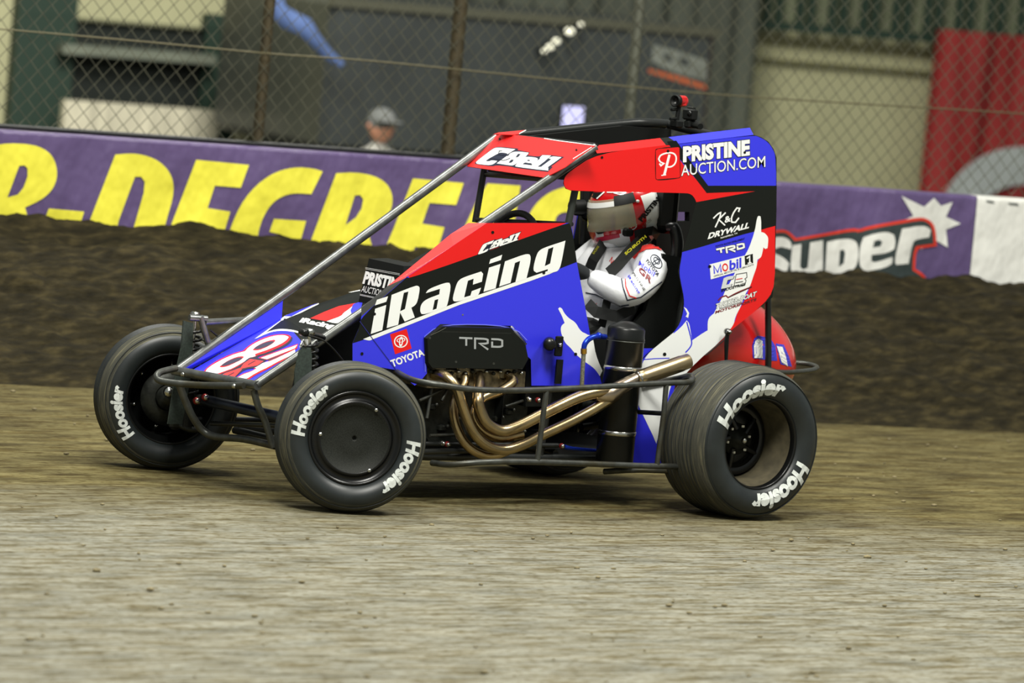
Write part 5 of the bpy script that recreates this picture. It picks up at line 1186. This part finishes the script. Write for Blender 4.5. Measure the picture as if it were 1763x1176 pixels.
N1, N2 = 48, 64
def grid(fn, mt, sel, g, lift=0):
    idx = {}
    vs = []; fs = []
    for j in range(N1+1):
        for i in range(N2): vs.append(fn(math.pi*j/N1, 2*math.pi*i/N2, lift))
    for j in range(N1):
        for i in range(N2):
            th = math.pi*(j+.5)/N1; ph = 2*math.pi*(i+.5)/N2
            if sel(th, ph): fs.append((j*N2+i, (j+1)*N2+i, (j+1)*N2+(i+1) % N2, j*N2+(i+1) % N2))
    g.add(vs, fs, mt, True)
def hp(th, ph, lift=0):
    p = hshape(th, ph); n = V(p.x, p.y, p.z).normalized(); return hc+TILT @ (p+n*lift)
def face(ph): return min(ph, 2*math.pi-ph)
D_ = math.degrees
def eye(th, ph): return face(ph) < math.radians(76) and math.radians(64) < th < math.radians(101)
def bottom(th): return th > math.radians(158)
def redsel(th, ph):
    f = D_(face(ph)); t = D_(th)
    if eye(th, ph) or bottom(th): return False
    if t <= 64 and f < 128-max(0, 40-t)*.0: return not (62 < t+0*f and f < 60)
    if 101 <= t: return f < 16 or (32 < f < 62 and 101 <= t < 118-(f-32)*.2) or (72 < f < 100 and 100 < t < 136)
    return 76 <= f < 100
hm = MB()
grid(hp, HELR, redsel, hm)
grid(hp, HELW, lambda th, ph: not eye(th, ph) and not bottom(th) and not redsel(th, ph), hm)
grid(lambda a, b2, l: hp(a, b2, -.012), BPLAST, lambda th, ph: not eye(th, ph) and not bottom(th), hm)
helmet = hm.build('helmet', dr)
v = MB(); grid(hp, VISOR, lambda th, ph: face(ph) < math.radians(86) and math.radians(60) < th < math.radians(104), v, .004)
vis = v.build('visor', helmet)
v = MB(); grid(hp, HELW, lambda th, ph: face(ph) < math.radians(56) and math.radians(63) < th < math.radians(71), v, .0055)
grid(hp, BPLAST, lambda th, ph: math.radians(56) <= face(ph) < math.radians(92) and math.radians(58) < th < math.radians(72), v, .0055)
v.build('visor_strip', helmet)
bpy.context.view_layer.update(); dg = bpy.context.evaluated_depsgraph_get(); ev = helmet.evaluated_get(dg); WOFF = WLOC[helmet.name]
g = MB()
def circ(cx_, cy_, rx_, ry_, n=20, a0=0, a1=2*math.pi): return [(cx_+rx_*math.cos(a0+(a1-a0)*k/n), cy_+ry_*math.sin(a0+(a1-a0)*k/n)) for k in range(n+1)]
for (x0, y0, x1, y1, w_) in ((320, 190, 430, 90, 2.2), (540, 235, 730, 95, 2.6), (465, 95, 730, 95, 2.2), (560, 105, 660, 130, 1.8), (760, 130, 840, 95, 1.4)): drape_line(g, ZH([(x0, y0), (x1, y1)]), w_, HELW, .003)
drape(g, [ZH([(215, 100), (420, 95), (320, 190), (215, 150)])], BPLAST, .0025, 2)
drape_text(g, 'PRISTINE', ZH([(960, 520)])[0], ZH([(1265, 150)])[0], (-6, -4.5), BPLAST, .05, .004); drape_text(g, 'AUCTION', ZH([(985, 610)])[0], ZH([(1100, 500)])[0], (-3, -4), mat('grey_letter', (120, 116, 110), .5), .0, .004)
drape_line(g, ZH(circ(160, 620, 48, 62)), 1.2, HELW, .0035, 1); drape_line(g, ZH(circ(160, 600, 30, 22)), 1.0, HELW, .004, 1); drape_line(g, ZH(circ(160, 620, 14, 55)), 1.0, HELW, .0042, 1)
drape_line(g, ZH(circ(800, 570, 85, 60, 20, -1.2, 1.3)), 1.6, HELW, .0035, 1); drape_line(g, ZH([(720, 600), (790, 520)]), 1.4, HELW, .0035); drape_line(g, ZH([(790, 530), (810, 600)]), 1.2, HELW, .0035)
drape_text(g, 'TOYOTA', ZH([(110, 775)])[0], ZH([(280, 838)])[0], (1, -4.2), BPLAST, .04, .0035)
drape(g, [ZH([(320, 745), (480, 715), (640, 690), (650, 740), (480, 780), (325, 805)])], mat('crimson_print', (180, 30, 60), .4), .003, 2)
drape(g, [ZH([(290, 655), (440, 630), (450, 650), (400, 690), (340, 700)])], BPLAST, .003, 2)
g.build('helmet_lettering', helmet)
for cx_, cy_, r_, mt_ in ((897, 222, .0058, CHROME), (773, 283, .0035, BRASS)):
    g = MB(); q = hit(*ZH([(cx_, cy_)])[0]) or hc; g.lathe([(0, -.005), (r_*.9, -.005), (r_, -.002), (r_, .003)], q+V(0, -.003, 0), (-.1, 1, 0), HELW if r_ > .004 else mt_, 16); g.build('visor_pivot', helmet)
g = MB(); q = hit(*ZH([(745, 670)])[0]) or hc; g.box(q+V(0, -.008, 0), .045, .022, .030, BPLAST, bev=.006); q2 = hit(*ZH([(640, 570)])[0]) or hc; g.tube([q2+V(.03, -.006, 0), q2+V(-.04, -.006, -.004)], [.008, .005], BPLAST)
g.build('helmet_air_inlet', helmet)
g = MB(); g.lathe([(.05, -.06), (.085, -.055), (.10, -.03), (.088, .0), (.05, .01)], hc+V(.012, 0, -.135), (-.12, 0, 1), BPLAST, 28); g.box(hc+V(.07, 0, -.15), .10, .20, .06, BPLAST, bev=.02)  # restraint, plus a black collar ring standing in for shadow under the chin
for s_ in (-1, 1): g.tube([hc+V(.08, .10*s_, -.14), hc+V(.0, .13*s_, -.16), hc+V(-.04, .11*s_, -.22)], [.02, .018, .014], BPLAST, 10, curve=3)
g.build('neck_restraint_and_shade', dr)
# ---------------------------------------------------------------- spectator behind the fence
so = BO-4.0
hp_ = at(655, 212, wallplane(so)); sp = thing('person', Vector((hp_.x, hp_.y, 0)), 'blurred spectator in grey cap and pale shirt, seated low behind the fence', 'person')
def S_(du, dof, z): return hp_+UV*du+NV*dof+V(0, 0, z-hp_.z)
hz = hp_.z
k_ = .5/ .85*(hz-.22) if hz < 1.2 else .5
k_ = max(.3, min(.5, hz-.62))
sz = hz-.64
nodes = [(*S_(.0, 0, sz), .14, .12), (*S_(0, 0, sz+.2), .13, .11), (*S_(0, 0, sz+.38), .16, .11), (*S_(0, 0, sz+.47), .06, .055), (*S_(0, 0, sz+.53), .05, .05),
         (*S_(-.19, 0, sz+.38), .06, .06), (*S_(-.26, -.05, sz+.16), .05, .05), (*S_(-.2, -.26, sz+.06), .035, .035), (*S_(.19, 0, sz+.38), .06, .06), (*S_(.26, -.05, sz+.16), .05, .05), (*S_(.2, -.26, sz+.06), .035, .035)]
e2_ = [(0, 1), (1, 2), (2, 3), (3, 4), (2, 5), (5, 6), (6, 7), (2, 8), (8, 9), (9, 10)]
legs_ = []
for s_ in (-1, 1):
    i = len(nodes); nodes += [(*S_(.1*s_, -.1, sz), .09, .09), (*S_(.13*s_, -.42, sz+.02), .07, .07), (*S_(.13*s_, -.45, max(.08, sz-.38)), .045, .045), (*S_(.13*s_, -.56, max(.05, sz-.42)), .04, .035)]; e2_ += [(0, i), (i, i+1), (i+1, i+2), (i+2, i+3)]
skin_body('clothes', nodes, e2_, mat('pale_shirt', (170, 168, 160), .85), sp)
g = MB(); c = S_(0, -.02, hz-.02); g.ball(c, .10, SK, 16, (.85, .95, 1.15)); g.ball(c+V(0, -.10, -.01), .017, SK, 8)
for s_ in (-1, 1): g.ball(c-NV*.09+UV*.035*s_+V(0, 0, .02), .012, BPLAST, 8); g.ball(c+UV*.085*s_, .022, SK, 8)
g.build('head', sp)
g = MB(); g.ball(c+V(0, 0, .035), .108, mat('grey_cap', (112, 114, 112), .9), 16, (.9, 1, .85)); g.box(c-NV*.13+V(0, 0, .04), .15, .12, .015, mat('grey_cap', (112, 114, 112), .9), (UV, NV, V(0, 0, 1)), .006); g.build('cap', sp)
st = thing('folding_stool', Vector((hp_.x, hp_.y, 0)), 'dark stool under the seated spectator behind the track wall', 'stool')
g = MB(); g.box(S_(0, 0, sz-.17), .36, .36, .03, BPLAST, (UV, NV, V(0, 0, 1)), .01); g.build('seat', st)
for a in (-.15, .15):
    for b2 in (-.15, .15): MB().tube([S_(a, b2, sz-.18), S_(a, b2, 0)], .012, DSTEEL, 8).build('leg', st)
